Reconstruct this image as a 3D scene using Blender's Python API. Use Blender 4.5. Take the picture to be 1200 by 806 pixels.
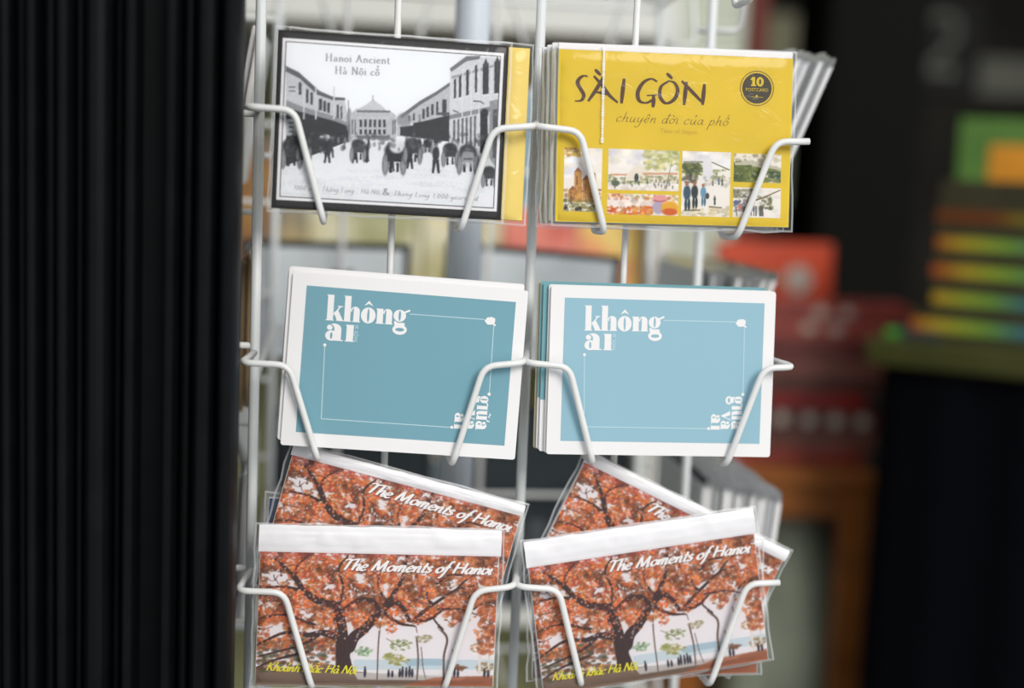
import bpy, math, random, unicodedata
import numpy as np
from mathutils import Vector, Matrix, Euler, Quaternion

for o in list(bpy.data.objects): bpy.data.objects.remove(o, do_unlink=True)
scene = bpy.context.scene
col = scene.collection
Z0 = 1.25                      # height of the rack's middle row above the floor
R_ = math.radians

# ---- camera -----------------------------------------------------------------
cam_d = bpy.data.cameras.new('camera'); cam = bpy.data.objects.new('camera', cam_d); col.objects.link(cam)
cam.location = (-0.13402, -0.92875, 0.12882+Z0)
cam.rotation_euler = (R_(82.652), R_(-2.3756), R_(-7.5198))
cam_d.sensor_width = 36; cam_d.lens = 50; cam_d.clip_start = .02
cam_d.dof.use_dof = True; cam_d.dof.focus_distance = .925; cam_d.dof.aperture_fstop = 1.9
scene.camera = cam

# ---- light: overcast street daylight falling in under the awning ------------
world = bpy.data.worlds.new('overcast'); scene.world = world; world.use_nodes = True
bg = world.node_tree.nodes['Background']; bg.inputs[0].default_value = (.93, .97, 1.0, 1); bg.inputs[1].default_value = 0.80
sun_d = bpy.data.lights.new('hazy_sun', 'SUN'); sun = bpy.data.objects.new('hazy_sun', sun_d); col.objects.link(sun)
sun_d.energy = 2.3; sun_d.angle = R_(26); sun_d.color = (1, .97, .92)
sun.location = (1, -2, 3)
sun.rotation_euler = Vector((-.42, 1.0, -.62)).to_track_quat('-Z', 'Y').to_euler()
vs = scene.view_settings
vs.view_transform = 'Standard'; vs.look = 'None'; vs.exposure = -0.20; vs.gamma = 1; vs.use_curve_mapping = False
scene.cycles.transparent_max_bounces = 32

# ---------------------------------------------------------------------------
# materials
# ---------------------------------------------------------------------------
def lin(c):
    return tuple((v/12.92 if v <= .04045 else ((v+.055)/1.055)**2.4) for v in (x/255. for x in c))

_m = {}
def mat(name, c=(200, 200, 200), rough=.6, spec=.3, metal=0, noise=0, scale=60, bump=0, bscale=200, coat=0):
    """plain painted / paper / metal surface; c is an sRGB triple, noise varies its tone"""
    if name in _m: return _m[name]
    m = bpy.data.materials.new(name); m.use_nodes = True; nt = m.node_tree; b = nt.nodes['Principled BSDF']
    b.inputs['Roughness'].default_value = rough; b.inputs['Specular IOR Level'].default_value = spec; b.inputs['Metallic'].default_value = metal
    b.inputs['Coat Weight'].default_value = coat
    L = lin(c)
    b.inputs['Base Color'].default_value = (*L, 1)
    if noise or bump:
        tc = nt.nodes.new('ShaderNodeTexCoord')
    if noise:
        n = nt.nodes.new('ShaderNodeTexNoise'); n.inputs['Scale'].default_value = scale; n.inputs['Detail'].default_value = 4
        nt.links.new(tc.outputs['Object'], n.inputs['Vector'])
        r = nt.nodes.new('ShaderNodeValToRGB')
        r.color_ramp.elements[0].position = .3; r.color_ramp.elements[1].position = .7
        r.color_ramp.elements[0].color = (*[v*(1-noise) for v in L], 1); r.color_ramp.elements[1].color = (*[min(1, v*(1+noise)) for v in L], 1)
        nt.links.new(n.outputs['Fac'], r.inputs[0]); nt.links.new(r.outputs[0], b.inputs['Base Color'])
    if bump:
        n2 = nt.nodes.new('ShaderNodeTexNoise'); n2.inputs['Scale'].default_value = bscale; n2.inputs['Detail'].default_value = 3
        nt.links.new(tc.outputs['Object'], n2.inputs['Vector'])
        bp = nt.nodes.new('ShaderNodeBump'); bp.inputs['Strength'].default_value = bump; bp.inputs['Distance'].default_value = .002
        nt.links.new(n2.outputs['Fac'], bp.inputs['Height']); nt.links.new(bp.outputs[0], b.inputs['Normal'])
    _m[name] = m
    return m

def mat_print():
    """printed sheet: colour attribute of the sheet's own vertices"""
    if 'print' in _m: return _m['print']
    m = bpy.data.materials.new('printed_sheet'); m.use_nodes = True; nt = m.node_tree; b = nt.nodes['Principled BSDF']
    a = nt.nodes.new('ShaderNodeVertexColor'); a.layer_name = 'print'
    nt.links.new(a.outputs['Color'], b.inputs['Base Color']); b.inputs['Roughness'].default_value = .55; b.inputs['Specular IOR Level'].default_value = .2
    _m['print'] = m
    return m

def mat_film(name='clear_film', haze=.02, rough=.16, tint=(1, 1, 1), bump=.55):
    """thin clear plastic: see-through, with a crinkled gloss and a little milky haze"""
    if name in _m: return _m[name]
    m = bpy.data.materials.new(name); m.use_nodes = True; nt = m.node_tree; nt.nodes.clear()
    N = nt.nodes.new; out = N('ShaderNodeOutputMaterial'); tr = N('ShaderNodeBsdfTransparent'); gl = N('ShaderNodeBsdfGlossy'); df = N('ShaderNodeBsdfDiffuse')
    tr.inputs[0].default_value = (*tint, 1); gl.inputs['Roughness'].default_value = rough; df.inputs[0].default_value = (.92, .93, .95, 1)
    tc = N('ShaderNodeTexCoord'); n = N('ShaderNodeTexNoise'); n.inputs['Scale'].default_value = 55; n.inputs['Detail'].default_value = 2; n.inputs['Distortion'].default_value = 1.2
    bp = N('ShaderNodeBump'); bp.inputs['Strength'].default_value = bump; bp.inputs['Distance'].default_value = .0012
    nt.links.new(tc.outputs['Object'], n.inputs['Vector']); nt.links.new(n.outputs['Fac'], bp.inputs['Height']); nt.links.new(bp.outputs[0], gl.inputs['Normal'])
    fr = N('ShaderNodeFresnel'); fr.inputs[0].default_value = 1.28; nt.links.new(bp.outputs[0], fr.inputs['Normal'])
    m1 = N('ShaderNodeMixShader'); m1.inputs[0].default_value = haze; nt.links.new(tr.outputs[0], m1.inputs[1]); nt.links.new(df.outputs[0], m1.inputs[2])
    m2 = N('ShaderNodeMixShader'); nt.links.new(fr.outputs[0], m2.inputs[0]); nt.links.new(m1.outputs[0], m2.inputs[1]); nt.links.new(gl.outputs[0], m2.inputs[2])
    nt.links.new(m2.outputs[0], out.inputs[0])
    _m[name] = m
    return m

def mat_blotch(name, cols, scale=9, rough=.35, spec=.4, seed=0, edges=None):
    """multi-coloured printed cover: colour patches from a stretched noise"""
    if name in _m: return _m[name]
    m = bpy.data.materials.new(name); m.use_nodes = True; nt = m.node_tree; b = nt.nodes['Principled BSDF']
    tc = nt.nodes.new('ShaderNodeTexCoord'); mp = nt.nodes.new('ShaderNodeMapping'); mp.inputs['Location'].default_value = (seed*3.1, seed*1.7, seed*.9)
    n = nt.nodes.new('ShaderNodeTexNoise'); n.inputs['Scale'].default_value = scale; n.inputs['Detail'].default_value = 2
    r = nt.nodes.new('ShaderNodeValToRGB'); e = r.color_ramp.elements; k = len(cols)
    while len(e) < k: e.new(.5)
    for i in range(k): e[i].position = .28+.44*i/(k-1); e[i].color = (*lin(cols[i]), 1)
    nt.links.new(tc.outputs['Object'], mp.inputs[0]); nt.links.new(mp.outputs[0], n.inputs['Vector']); nt.links.new(n.outputs['Fac'], r.inputs[0]); nt.links.new(r.outputs[0], b.inputs['Base Color'])
    b.inputs['Roughness'].default_value = rough; b.inputs['Specular IOR Level'].default_value = spec
    _m[name] = m
    return m

def mat_rainbow(name, shift=0., dim=1.):
    """holographic foil: spectrum running along the band, metallic"""
    if name in _m: return _m[name]
    m = bpy.data.materials.new(name); m.use_nodes = True; nt = m.node_tree; b = nt.nodes['Principled BSDF']
    tc = nt.nodes.new('ShaderNodeTexCoord'); sx = nt.nodes.new('ShaderNodeSeparateXYZ'); r = nt.nodes.new('ShaderNodeValToRGB')
    mr = nt.nodes.new('ShaderNodeMapRange'); mr.inputs[1].default_value = -.135+shift; mr.inputs[2].default_value = .02+shift
    cs = [(190, 96, 36), (206, 176, 46), (168, 186, 56), (128, 176, 70), (80, 140, 120), (66, 110, 150)]
    e = r.color_ramp.elements
    while len(e) < len(cs): e.new(.5)
    for i, c in enumerate(cs): e[i].position = i/(len(cs)-1); e[i].color = (*[v*dim for v in lin(c)], 1)
    nt.links.new(tc.outputs['Object'], sx.inputs[0]); nt.links.new(sx.outputs[0], mr.inputs[0]); nt.links.new(mr.outputs[0], r.inputs[0]); nt.links.new(r.outputs[0], b.inputs['Base Color'])
    b.inputs['Metallic'].default_value = .35; b.inputs['Roughness'].default_value = .4
    _m[name] = m
    return m

# ---------------------------------------------------------------------------
# objects
# ---------------------------------------------------------------------------
def mesh_obj(name, verts, faces, m, parent=None, smooth_=False):
    me = bpy.data.meshes.new(name); me.from_pydata([tuple(map(float, v)) for v in verts], [], [tuple(f) for f in faces]); me.update()
    if smooth_: me.polygons.foreach_set('use_smooth', [True]*len(me.polygons))
    if m: me.materials.append(m)
    o = bpy.data.objects.new(name, me); col.objects.link(o)
    if parent: o.parent = parent
    return o

def tag(o, label=None, cat=None, group=None, kind=None):
    for k, v in (('label', label), ('category', cat), ('group', group), ('kind', kind)):
        if v: o[k] = v
    return o

def empty(name, loc, rot=(0, 0, 0), mode='XYZ'):
    o = bpy.data.objects.new(name, None); col.objects.link(o); o.empty_display_size = .02
    o.location = loc; o.rotation_mode = mode; o.rotation_euler = rot
    return o

class MB:
    def __init__(s): s.v = []; s.f = []
    def add(s, v, f):
        k = len(s.v); s.v += [tuple(x) for x in v]; s.f += [tuple(i+k for i in q) for q in f]; return s
    def box(s, x0, x1, y0, y1, z0, z1, bev=0.):
        if bev <= 0:
            v = [(x0, y0, z0), (x1, y0, z0), (x1, y1, z0), (x0, y1, z0), (x0, y0, z1), (x1, y0, z1), (x1, y1, z1), (x0, y1, z1)]
            return s.add(v, [(0, 3, 2, 1), (4, 5, 6, 7), (0, 1, 5, 4), (1, 2, 6, 5), (2, 3, 7, 6), (3, 0, 4, 7)])
        b = bev                                           # chamfered box: three rings
        def ring(i, z): return [(x0+i, y0, z), (x1-i, y0, z), (x1, y0+i, z), (x1, y1-i, z), (x1-i, y1, z), (x0+i, y1, z), (x0, y1-i, z), (x0, y0+i, z)]
        def inner(z): return [(x0+b, y0+b, z), (x1-b, y0+b, z), (x1-b, y0+b, z), (x1-b, y1-b, z), (x1-b, y1-b, z), (x0+b, y1-b, z), (x0+b, y1-b, z), (x0+b, y0+b, z)]
        v = inner(z0)+ring(b, z0+b)+ring(b, z1-b)+inner(z1); f = []
        for r in range(3):
            for i in range(8):
                j = (i+1) % 8; f.append((r*8+i, r*8+j, r*8+8+j, r*8+8+i))
        f.append((6, 4, 2, 0)); f.append((24, 26, 28, 30))
        return s.add(v, f)
    def build(s, name, m, parent=None, smooth_=False): return mesh_obj(name, s.v, s.f, m, parent, smooth_)

def round_path(pts, rad=.006, n=4):
    """polyline with its corners rounded"""
    P = [Vector(p) for p in pts]; o = [P[0]]
    for i in range(1, len(P)-1):
        a, b, c = P[i-1], P[i], P[i+1]
        r = min(rad, (a-b).length*.45, (c-b).length*.45)
        s, e = b+(a-b).normalized()*r, b+(c-b).normalized()*r
        for k in range(n+1):
            t = k/n; o.append((1-t)**2*s+2*t*(1-t)*b+t*t*e)
    o.append(P[-1]); return o

def tube_data(pts, r, seg=8, caps=True):
    P = [Vector(p) for p in pts]; v = []; f = []
    t0 = (P[1]-P[0]).normalized(); u = t0.orthogonal().normalized()
    for i, p in enumerate(P):
        t = ((P[min(i+1, len(P)-1)]-P[max(i-1, 0)])).normalized()
        u = (u-t*u.dot(t)).normalized(); w = t.cross(u)
        for k in range(seg):
            a = 2*math.pi*k/seg; v.append(p+(u*math.cos(a)+w*math.sin(a))*r)
    for i in range(len(P)-1):
        for k in range(seg):
            j = (k+1) % seg; f.append((i*seg+k, i*seg+j, (i+1)*seg+j, (i+1)*seg+k))
    if caps: f.append(tuple(range(seg-1, -1, -1))); f.append(tuple((len(P)-1)*seg+k for k in range(seg)))
    return v, f

def tube(name, pts, r, m, parent, seg=8):
    v, f = tube_data(pts, r, seg); return mesh_obj(name, v, f, m, parent, True)

def lathe(prof, seg=24):
    v = []; f = []
    for r, z in prof:
        for k in range(seg): a = 2*math.pi*k/seg; v.append((r*math.cos(a), r*math.sin(a), z))
    for i in range(len(prof)-1):
        for k in range(seg): j = (k+1) % seg; f.append((i*seg+k, i*seg+j, (i+1)*seg+j, (i+1)*seg+k))
    f.append(tuple(range(seg-1, -1, -1))); f.append(tuple((len(prof)-1)*seg+k for k in range(seg)))
    return v, f
# ---------------------------------------------------------------------------
# print: small painter that works out the pictures printed on the cards.
# The result is a colour per vertex of the printed sheet (flat print only).
# ---------------------------------------------------------------------------
def homography(src, dst):
    A = []; b = []
    for (x, y), (u, v) in zip(src, dst):
        A.append([x, y, 1, 0, 0, 0, -u*x, -u*y]); b.append(u)
        A.append([0, 0, 0, x, y, 1, -v*x, -v*y]); b.append(v)
    h = np.linalg.solve(np.array(A, float), np.array(b, float))
    return np.append(h, 1).reshape(3, 3)

def hmap(Hm, pts):
    p = np.asarray(pts, float).reshape(-1, 2)
    q = np.c_[p, np.ones(len(p))] @ Hm.T
    return q[:, :2]/q[:, 2:3]

def value_noise(rng, w, h, cell):
    gw, gh = int(w/cell)+3, int(h/cell)+3
    g = rng.random((gh, gw))
    x = np.arange(w)/cell; y = np.arange(h)/cell
    xi = x.astype(int); yi = y.astype(int)
    fx = x-xi; fy = y-yi
    fx = fx*fx*(3-2*fx); fy = (fy*fy*(3-2*fy))[:, None]
    a = g[yi][:, xi]; b = g[yi][:, xi+1]; c = g[yi+1][:, xi]; d = g[yi+1][:, xi+1]
    return (a*(1-fx)+b*fx)*(1-fy)+(c*(1-fx)+d*fx)*fy

class Sheet:
    """canvas addressed in the measuring coordinates of a photograph crop"""
    def __init__(s, w, h, quad, ss=2, bg=(1, 1, 1)):
        s.ss = ss; s.w = w*ss; s.h = h*ss
        s.M = homography(quad, [(0, 0), (s.w, 0), (s.w, s.h), (0, s.h)])
        s.a = np.empty((s.h, s.w, 3)); s.a[:] = bg
        q = np.asarray(quad, float)
        s.k = s.w/np.linalg.norm(q[1]-q[0])
    def P(s, pts): return hmap(s.M, pts)
    def _win(s, x0, y0, x1, y1):
        x0 = max(0, int(x0)); y0 = max(0, int(y0)); x1 = min(s.w, int(x1)+2); y1 = min(s.h, int(y1)+2)
        if x1 <= x0 or y1 <= y0: return None
        yy, xx = np.mgrid[y0:y1, x0:x1]
        return x0, y0, x1, y1, xx+.5, yy+.5
    def blend(s, w, m, col, al):
        x0, y0, x1, y1 = w[:4]
        m = (m*al)[..., None]
        s.a[y0:y1, x0:x1] = s.a[y0:y1, x0:x1]*(1-m)+np.asarray(col, float)*m
    def poly(s, pts, col, al=1.):
        p = s.P(pts)
        w = s._win(p[:, 0].min(), p[:, 1].min(), p[:, 0].max(), p[:, 1].max())
        if w is None: return
        xx, yy = w[4], w[5]; ins = np.zeros(xx.shape, bool)
        n = len(p)
        for i in range(n):
            (ax, ay), (bx, by) = p[i], p[(i+1) % n]
            if abs(by-ay) < 1e-9: continue
            c = ((ay > yy) != (by > yy)) & (xx < (bx-ax)*(yy-ay)/(by-ay)+ax)
            ins ^= c
        s.blend(w, ins.astype(float), col, al)
    def rect(s, x0, y0, x1, y1, col, al=1.): s.poly([(x0, y0), (x1, y0), (x1, y1), (x0, y1)], col, al)
    def blob(s, x, y, rx, ry, col, al=1., soft=.35):
        c = s.P([(x, y)])[0]; rx = max(rx*s.k, .5); ry = max(ry*s.k, .5)
        w = s._win(c[0]-rx*1.2, c[1]-ry*1.2, c[0]+rx*1.2, c[1]+ry*1.2)
        if w is None: return
        d = np.hypot((w[4]-c[0])/rx, (w[5]-c[1])/ry)
        s.blend(w, np.clip((1+soft/2-d)/soft, 0, 1), col, al)
    def line(s, pts, w0, w1, col, al=1.):
        p = s.P(smooth(pts, 5)); n = len(p)
        for i in range(n-1):
            r0 = max(.35, .5*s.k*(w0+(w1-w0)*i/(n-1)))
            a, b = p[i], p[i+1]
            w = s._win(min(a[0], b[0])-r0-1, min(a[1], b[1])-r0-1, max(a[0], b[0])+r0+1, max(a[1], b[1])+r0+1)
            if w is None: continue
            d = b-a; t = np.clip(((w[4]-a[0])*d[0]+(w[5]-a[1])*d[1])/(d@d+1e-9), 0, 1)
            ds = np.hypot(w[4]-a[0]-t*d[0], w[5]-a[1]-t*d[1])
            s.blend(w, np.clip(r0-ds+.5, 0, 1), col, al)
    def out(s):
        k = s.ss
        return np.clip(s.a.reshape(s.h//k, k, s.w//k, k, 3).mean((1, 3)), 0, 1)

def smooth(pts, n=6):
    """Catmull-Rom through the points"""
    p = np.asarray(pts, float)
    if len(p) < 3: return p
    q = np.vstack([2*p[0]-p[1], p, 2*p[-1]-p[-2]])
    o = []
    for i in range(1, len(q)-2):
        for t in np.linspace(0, 1, n, endpoint=False):
            o.append(.5*((2*q[i])+(-q[i-1]+q[i+1])*t+(2*q[i-1]-5*q[i]+4*q[i+1]-q[i+2])*t*t
                         + (-q[i-1]+3*q[i]-3*q[i+1]+q[i+2])*t**3))
    o.append(q[-2])
    return np.array(o)

def c255(*v): return np.array(v)/255.

def paint_red_tree():
    """autumn tree over a lake shore"""
    rng = np.random.default_rng(5)
    S = Sheet(310, 180, [(92, 165), (1112, 190), (1102, 778), (74, 770)], bg=c255(228, 222, 226))
    R = rng.random
    # water, far shore, ground
    S.rect(500, 655, 1120, 700, c255(196, 208, 216))
    S.rect(730, 650, 880, 682, c255(150, 178, 192), .7)
    S.poly([(60, 690), (420, 700), (700, 726), (1120, 735), (1120, 790), (60, 790)], c255(120, 98, 84))
    S.poly([(500, 712), (1000, 728), (960, 748), (520, 745)], c255(205, 200, 200), .8)
    S.poly([(850, 735), (1110, 725), (1110, 790), (640, 790)], c255(168, 96, 66), .75)
    # far trees on the shore
    for x, y, r, c in [(700, 590, 48, (128, 138, 84)), (690, 655, 46, (150, 140, 62)), (545, 618, 38, (120, 150, 110)),
                       (650, 640, 26, (150, 150, 90)), (800, 560, 34, (160, 150, 120)), (1045, 600, 46, (176, 120, 66)),
                       (1085, 520, 44, (150, 84, 52)), (1070, 690, 42, (140, 104, 60)), (960, 690, 26, (120, 78, 54))]:
        for _ in range(40):
            a = R()*6.28; d = R()**.6*r
            S.blob(x+np.cos(a)*d, y+np.sin(a)*d*.55, 5+5*R(), 3+3*R(), c255(*c)*(.8+.45*R()), .55)
    for pts, w in [([(612, 490), (605, 600), (603, 742)], 7), ([(770, 560), (778, 650), (775, 742)], 8), ([(790, 600), (800, 690), (812, 740)], 4),
                   ([(862, 510), (900, 560), (888, 640), (890, 742)], 11), ([(925, 610), (935, 690)], 4), ([(640, 560), (700, 600)], 3)]:
        S.line(pts, w, w*.8, c255(96, 70, 60), .9)
    S.rect(1010, 622, 1100, 632, c255(236, 230, 226)); S.rect(1036, 632, 1048, 720, c255(222, 212, 204)); S.rect(1078, 632, 1086, 720, c255(214, 204, 196))
    for x, h in [(550, 44), (652, 30), (668, 26), (700, 34), (712, 44), (728, 40), (742, 46), (754, 34), (935, 40), (950, 34), (1064, 36), (1080, 30)]:
        S.blob(x, 735-h*.5, 6, h*.5, c255(42, 40, 52), .95); S.blob(x, 735-h*1.02, 4, 5, c255(70, 50, 48))
    # lower left bush and shade
    for _ in range(420):
        S.blob(80+R()*380, 560+R()*150, 6+9*R(), 4+6*R(), c255(*[(120, 74, 46), (168, 88, 48), (84, 66, 52), (72, 84, 60)][rng.integers(4)])*(.8+.4*R()), .6)
    # back foliage
    def inside(x, y):
        if y < 470: return True
        if x < 470: return y < 560+R()*60
        return y < 500+30*np.sin(x*.013)+20*np.sin(x*.05) or x > 1030
    holes = [(150, 290, 56, 40), (245, 315, 40, 26), (520, 290, 34, 22), (505, 355, 26, 20), (700, 215, 26, 30), (925, 318, 34, 18), (150, 522, 52, 34),
             (330, 545, 44, 34), (640, 330, 20, 18), (880, 470, 40, 22), (1000, 470, 40, 40), (745, 215, 26, 18), (395, 330, 30, 18), (120, 410, 30, 18),
             (470, 480, 24, 18), (300, 450, 26, 18), (600, 520, 40, 22), (860, 390, 30, 16), (700, 470, 30, 16), (980, 400, 26, 14)]
    def hole(x, y, k):
        return any(((x-a)/(c*k))**2+((y-b)/(d*k))**2 < 1 for a, b, c, d in holes)
    pal = [(214, 98, 50), (228, 122, 60), (198, 78, 46), (236, 146, 90), (180, 76, 46), (222, 112, 44), (160, 84, 48), (206, 134, 64)]
    def leaves(n, s0, s1, al, dark=1., k=1.):
        for _ in range(n):
            x = 70+R()*1060; y = 160+R()*470
            if not inside(x, y) or (hole(x, y, k) and R() > .13): continue
            if y > 500 and R() > .6: continue
            c = c255(*pal[rng.integers(len(pal))])*dark*(.82+.36*R())
            if y < 200: c = c*.6+c255(186, 74, 92)*.4
            if x > 880: c = c*.72+c255(178, 112, 76)*.28
            S.blob(x, y, s0+(s1-s0)*R(), (s0+(s1-s0)*R())*.8, c, al)
    leaves(2400, 8, 17, .6, .84)
    # limbs
    D = c255(58, 34, 34)
    limbs = [
        ([(452, 640), (450, 580), (445, 520), (432, 450)], 58, 46), ([(480, 600), (500, 555), (540, 520), (580, 475), (605, 440)], 52, 32),
        ([(432, 480), (430, 420), (345, 390), (285, 350), (250, 300), (200, 245), (150, 200)], 46, 10), ([(285, 350), (200, 330), (120, 330)], 18, 6),
        ([(605, 445), (590, 405), (545, 385), (490, 400), (440, 440)], 26, 12), ([(605, 445), (640, 400), (700, 300), (722, 180)], 28, 10),
        ([(600, 450), (670, 400), (720, 440), (740, 480), (820, 475), (880, 430)], 30, 8), ([(620, 440), (690, 490), (760, 505)], 20, 7),
        ([(760, 470), (850, 400), (930, 345), (1010, 325)], 18, 6), ([(830, 405), (808, 375), (812, 350)], 16, 6), ([(850, 315), (905, 278), (960, 280)], 14, 5),
        ([(440, 560), (370, 535), (300, 545), (200, 535), (80, 590)], 34, 7), ([(360, 535), (270, 590), (90, 640)], 18, 5), ([(330, 500), (200, 455), (90, 470)], 16, 5),
        ([(250, 300), (250, 240), (300, 190)], 14, 5), ([(430, 420), (450, 330), (430, 250), (470, 190)], 18, 6), ([(640, 400), (600, 330), (610, 260)], 14, 5),
        ([(860, 430), (950, 430), (1040, 460)], 12, 4), ([(300, 620), (180, 650), (80, 690)], 14, 4), ([(880, 520), (840, 470), (860, 440)], 10, 4),
        ([(930, 345), (990, 290), (1060, 270)], 9, 4), ([(1010, 430), (1060, 400), (1110, 410)], 8, 4)]
    for pts, a, b in limbs: S.line(pts, a, b, D, .93)
    S.poly([(418, 706), (428, 640), (424, 590), (490, 585), (484, 640), (500, 704), (460, 712)], D)
    for _ in range(120):                       # twigs
        x = 90+R()*1000; y = 180+R()*330; a = R()*6.28; l = 20+50*R()
        S.line([(x, y), (x+np.cos(a)*l*.5, y+np.sin(a)*l*.35+3), (x+np.cos(a)*l, y+np.sin(a)*l*.6)], 4.5, 2, c255(88, 48, 42), .7)
    leaves(3600, 4, 9, .7, .98, 1.05)
    for pts, a, b in limbs: S.line(pts, a*.72, b*.6, D, .62)
    leaves(1300, 3, 6, .75, 1.12, 1.2)
    for _ in range(760):                       # sky glints between the leaves
        x = 80+R()*1030; y = 170+R()*400
        S.blob(x, y, 2+4*R(), 2+3*R(), c255(232, 214, 212), .6)
    n1 = value_noise(rng, S.w, S.h, 26)*.6+value_noise(rng, S.w, S.h, 9)*.4
    up = np.clip((S.h*.72-np.arange(S.h))/(S.h*.1), 0, 1)[:, None]
    up = up*(S.a[..., 0]-S.a[..., 2] > .15)
    S.a *= (1-up*np.clip((.5-n1)*1.6, 0, .36))[..., None]     # clumps of darker leaves in the picture
    return S.out()

def paint_old_street():
    rng = np.random.default_rng(11); R = rng.random
    g = lambda v, t=0: c255(v-3, v-1+t, v+3)
    S = Sheet(300, 214, [(152, 138), (922, 186), (900, 744), (128, 702)], bg=g(243))
    # ground, slightly uneven
    S.poly([(120, 600), (420, 490), (560, 490), (930, 640), (930, 760), (120, 760)], g(232))
    for _ in range(60): S.blob(150+R()*740, 600+R()*110, 30+50*R(), 4+6*R(), g(214), .25)
    # left row
    S.poly([(150, 228), (196, 250), (240, 290), (268, 318), (322, 340), (362, 345), (372, 430), (380, 480), (150, 480)], g(204))
    S.poly([(150, 226), (196, 248), (240, 288), (270, 316), (320, 338), (362, 340), (362, 350), (318, 350), (262, 330), (200, 272), (150, 246)], g(98))
    S.poly([(150, 360), (200, 380), (330, 420), (375, 440), (375, 500), (150, 590)], g(50))
    S.poly([(150, 350), (205, 372), (335, 412), (372, 434), (372, 444), (330, 428), (150, 378)], g(150))
    for x, y, w, h in [(196, 285, 10, 46), (222, 310, 9, 50), (238, 322, 9, 44), (268, 345, 12, 42), (284, 352, 10, 40), (298, 358, 10, 38), (332, 366, 8, 50), (346, 372, 6, 46)]:
        S.rect(x, y, x+w, y+h, g(70))
    for x in (212, 255, 320): S.rect(x, 300, x+5, 420, g(214))
    S.rect(158, 290, 186, 330, g(206)); S.rect(160, 300, 184, 306, g(120)); S.rect(160, 315, 184, 320, g(120))
    S.rect(150, 420, 186, 480, g(190)); S.rect(190, 424, 204, 480, g(40)); S.rect(160, 430, 178, 436, g(90)); S.rect(160, 446, 178, 452, g(90)); S.rect(160, 462, 178, 468, g(110))
    S.blob(388, 452, 16, 34, g(130), .9); S.blob(376, 420, 10, 40, g(150), .8); S.line([(374, 350), (376, 470)], 3, 3, g(110))
    # opera-like hall at the end of the street
    S.poly([(382, 400), (402, 380), (524, 388), (546, 404), (546, 490), (382, 488)], g(194))
    S.poly([(412, 380), (436, 366), (462, 345), (500, 374), (512, 388)], g(204)); S.line([(462, 332), (462, 350)], 3, 3, g(140))
    S.rect(404, 386, 524, 394, g(120)); S.rect(404, 410, 522, 416, g(205))
    for i in range(6): S.rect(414+i*17, 420, 423+i*17, 448, g(66)); S.rect(414+i*17, 456, 423+i*17, 474, g(52))
    S.rect(404, 478, 524, 490, g(120))
    for x in (386, 396, 532, 540): S.rect(x, 420, x+5, 474, g(110))
    # right rows
    S.poly([(548, 410), (600, 380), (632, 352), (690, 318), (744, 280), (744, 500), (548, 480)], g(196))
    S.poly([(560, 404), (632, 350), (690, 316), (744, 278), (744, 292), (690, 330), (634, 364), (566, 416)], g(110))
    for x, y, w, h in [(640, 380, 9, 36), (655, 372, 9, 38), (672, 362, 9, 40), (690, 352, 8, 40), (712, 345, 16, 60), (606, 396, 7, 26), (590, 404, 6, 20)]:
        S.rect(x, y, x+w, y+h, g(72))
    S.rect(690, 392, 742, 402, g(90)); S.rect(626, 400, 636, 440, g(150))
    S.poly([(560, 440), (640, 426), (738, 402), (738, 500), (560, 478)], g(56)); S.poly([(556, 436), (606, 428), (608, 440), (560, 446)], g(222))
    S.blob(575, 420, 26, 26, g(130), .6)
    # large facade on the right
    S.poly([(740, 232), (778, 196), (800, 184), (935, 192), (935, 640), (738, 500)], g(216))
    S.poly([(738, 232), (800, 186), (850, 184), (846, 196), (800, 204), (744, 244)], g(118))
    S.poly([(738, 402), (940, 358), (940, 376), (738, 418)], g(140)); S.poly([(745, 260), (935, 205), (935, 214), (745, 270)], g(165))
    for x, y, w, h in [(754, 272, 8, 70), (772, 260, 9, 78), (798, 238, 10, 92), (830, 220, 8, 100), (858, 214, 22, 112), (900, 206, 22, 116)]:
        S.poly([(x, y), (x+w, y-4), (x+w, y+h-3), (x, y+h)], g(62)); S.rect(x-2, y+h, x+w+3, y+h+6, g(226))
    for x, y in [(869, 206), (911, 196)]: S.poly([(x-12, y+18), (x, y-14), (x+12, y+18)], g(74))
    for x in (786, 818, 846, 890): S.line([(x, 230), (x-2, 480)], 4, 4, g(226))
    S.poly([(850, 392), (862, 380), (876, 388), (880, 560), (850, 540)], g(48)); S.blob(866, 394, 14, 16, g(48))
    for i in range(6): S.poly([(752+i*15, 420-i*3), (760+i*15, 418-i*3), (760+i*15, 500+i*4), (752+i*15, 496+i*4)], g(112))
    S.line([(826, 350), (850, 352), (862, 360)], 4, 3, g(50)); S.line([(752, 385), (770, 392)], 4, 3, g(70))
    S.poly([(884, 350), (925, 340), (925, 620), (884, 560)], g(150)); S.rect(896, 380, 912, 560, g(84))
    # rickshaws, people
    def cart(x, y, s, v=46):
        S.blob(x, y-34*s, 26*s, 22*s, g(v)); S.rect(x-24*s, y-30*s, x+24*s, y-4*s, g(v+14))
        for k in (-24, 24):
            S.blob(x+k*s, y+2*s, 9*s, 30*s, g(70), .8); S.blob(x+k*s, y+2*s, 6*s, 24*s, g(180), .6)
        S.rect(x-14*s, y-2*s, x-6*s, y+26*s, g(40)); S.rect(x+5*s, y-2*s, x+12*s, y+24*s, g(40))
    def man(x, y, s, v=44, hat=True):
        S.blob(x, y-62*s, 11*s, 24*s, g(v)); S.poly([(x-10*s, y-44*s), (x+10*s, y-44*s), (x+13*s, y), (x+5*s, y), (x, y-34*s), (x-6*s, y), (x-13*s, y)], g(v))
        S.blob(x, y-94*s, 7*s, 9*s, g(120)); S.blob(x, y-102*s, 15*s if hat else 8*s, 7*s, g(206) if hat else g(50))
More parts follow.
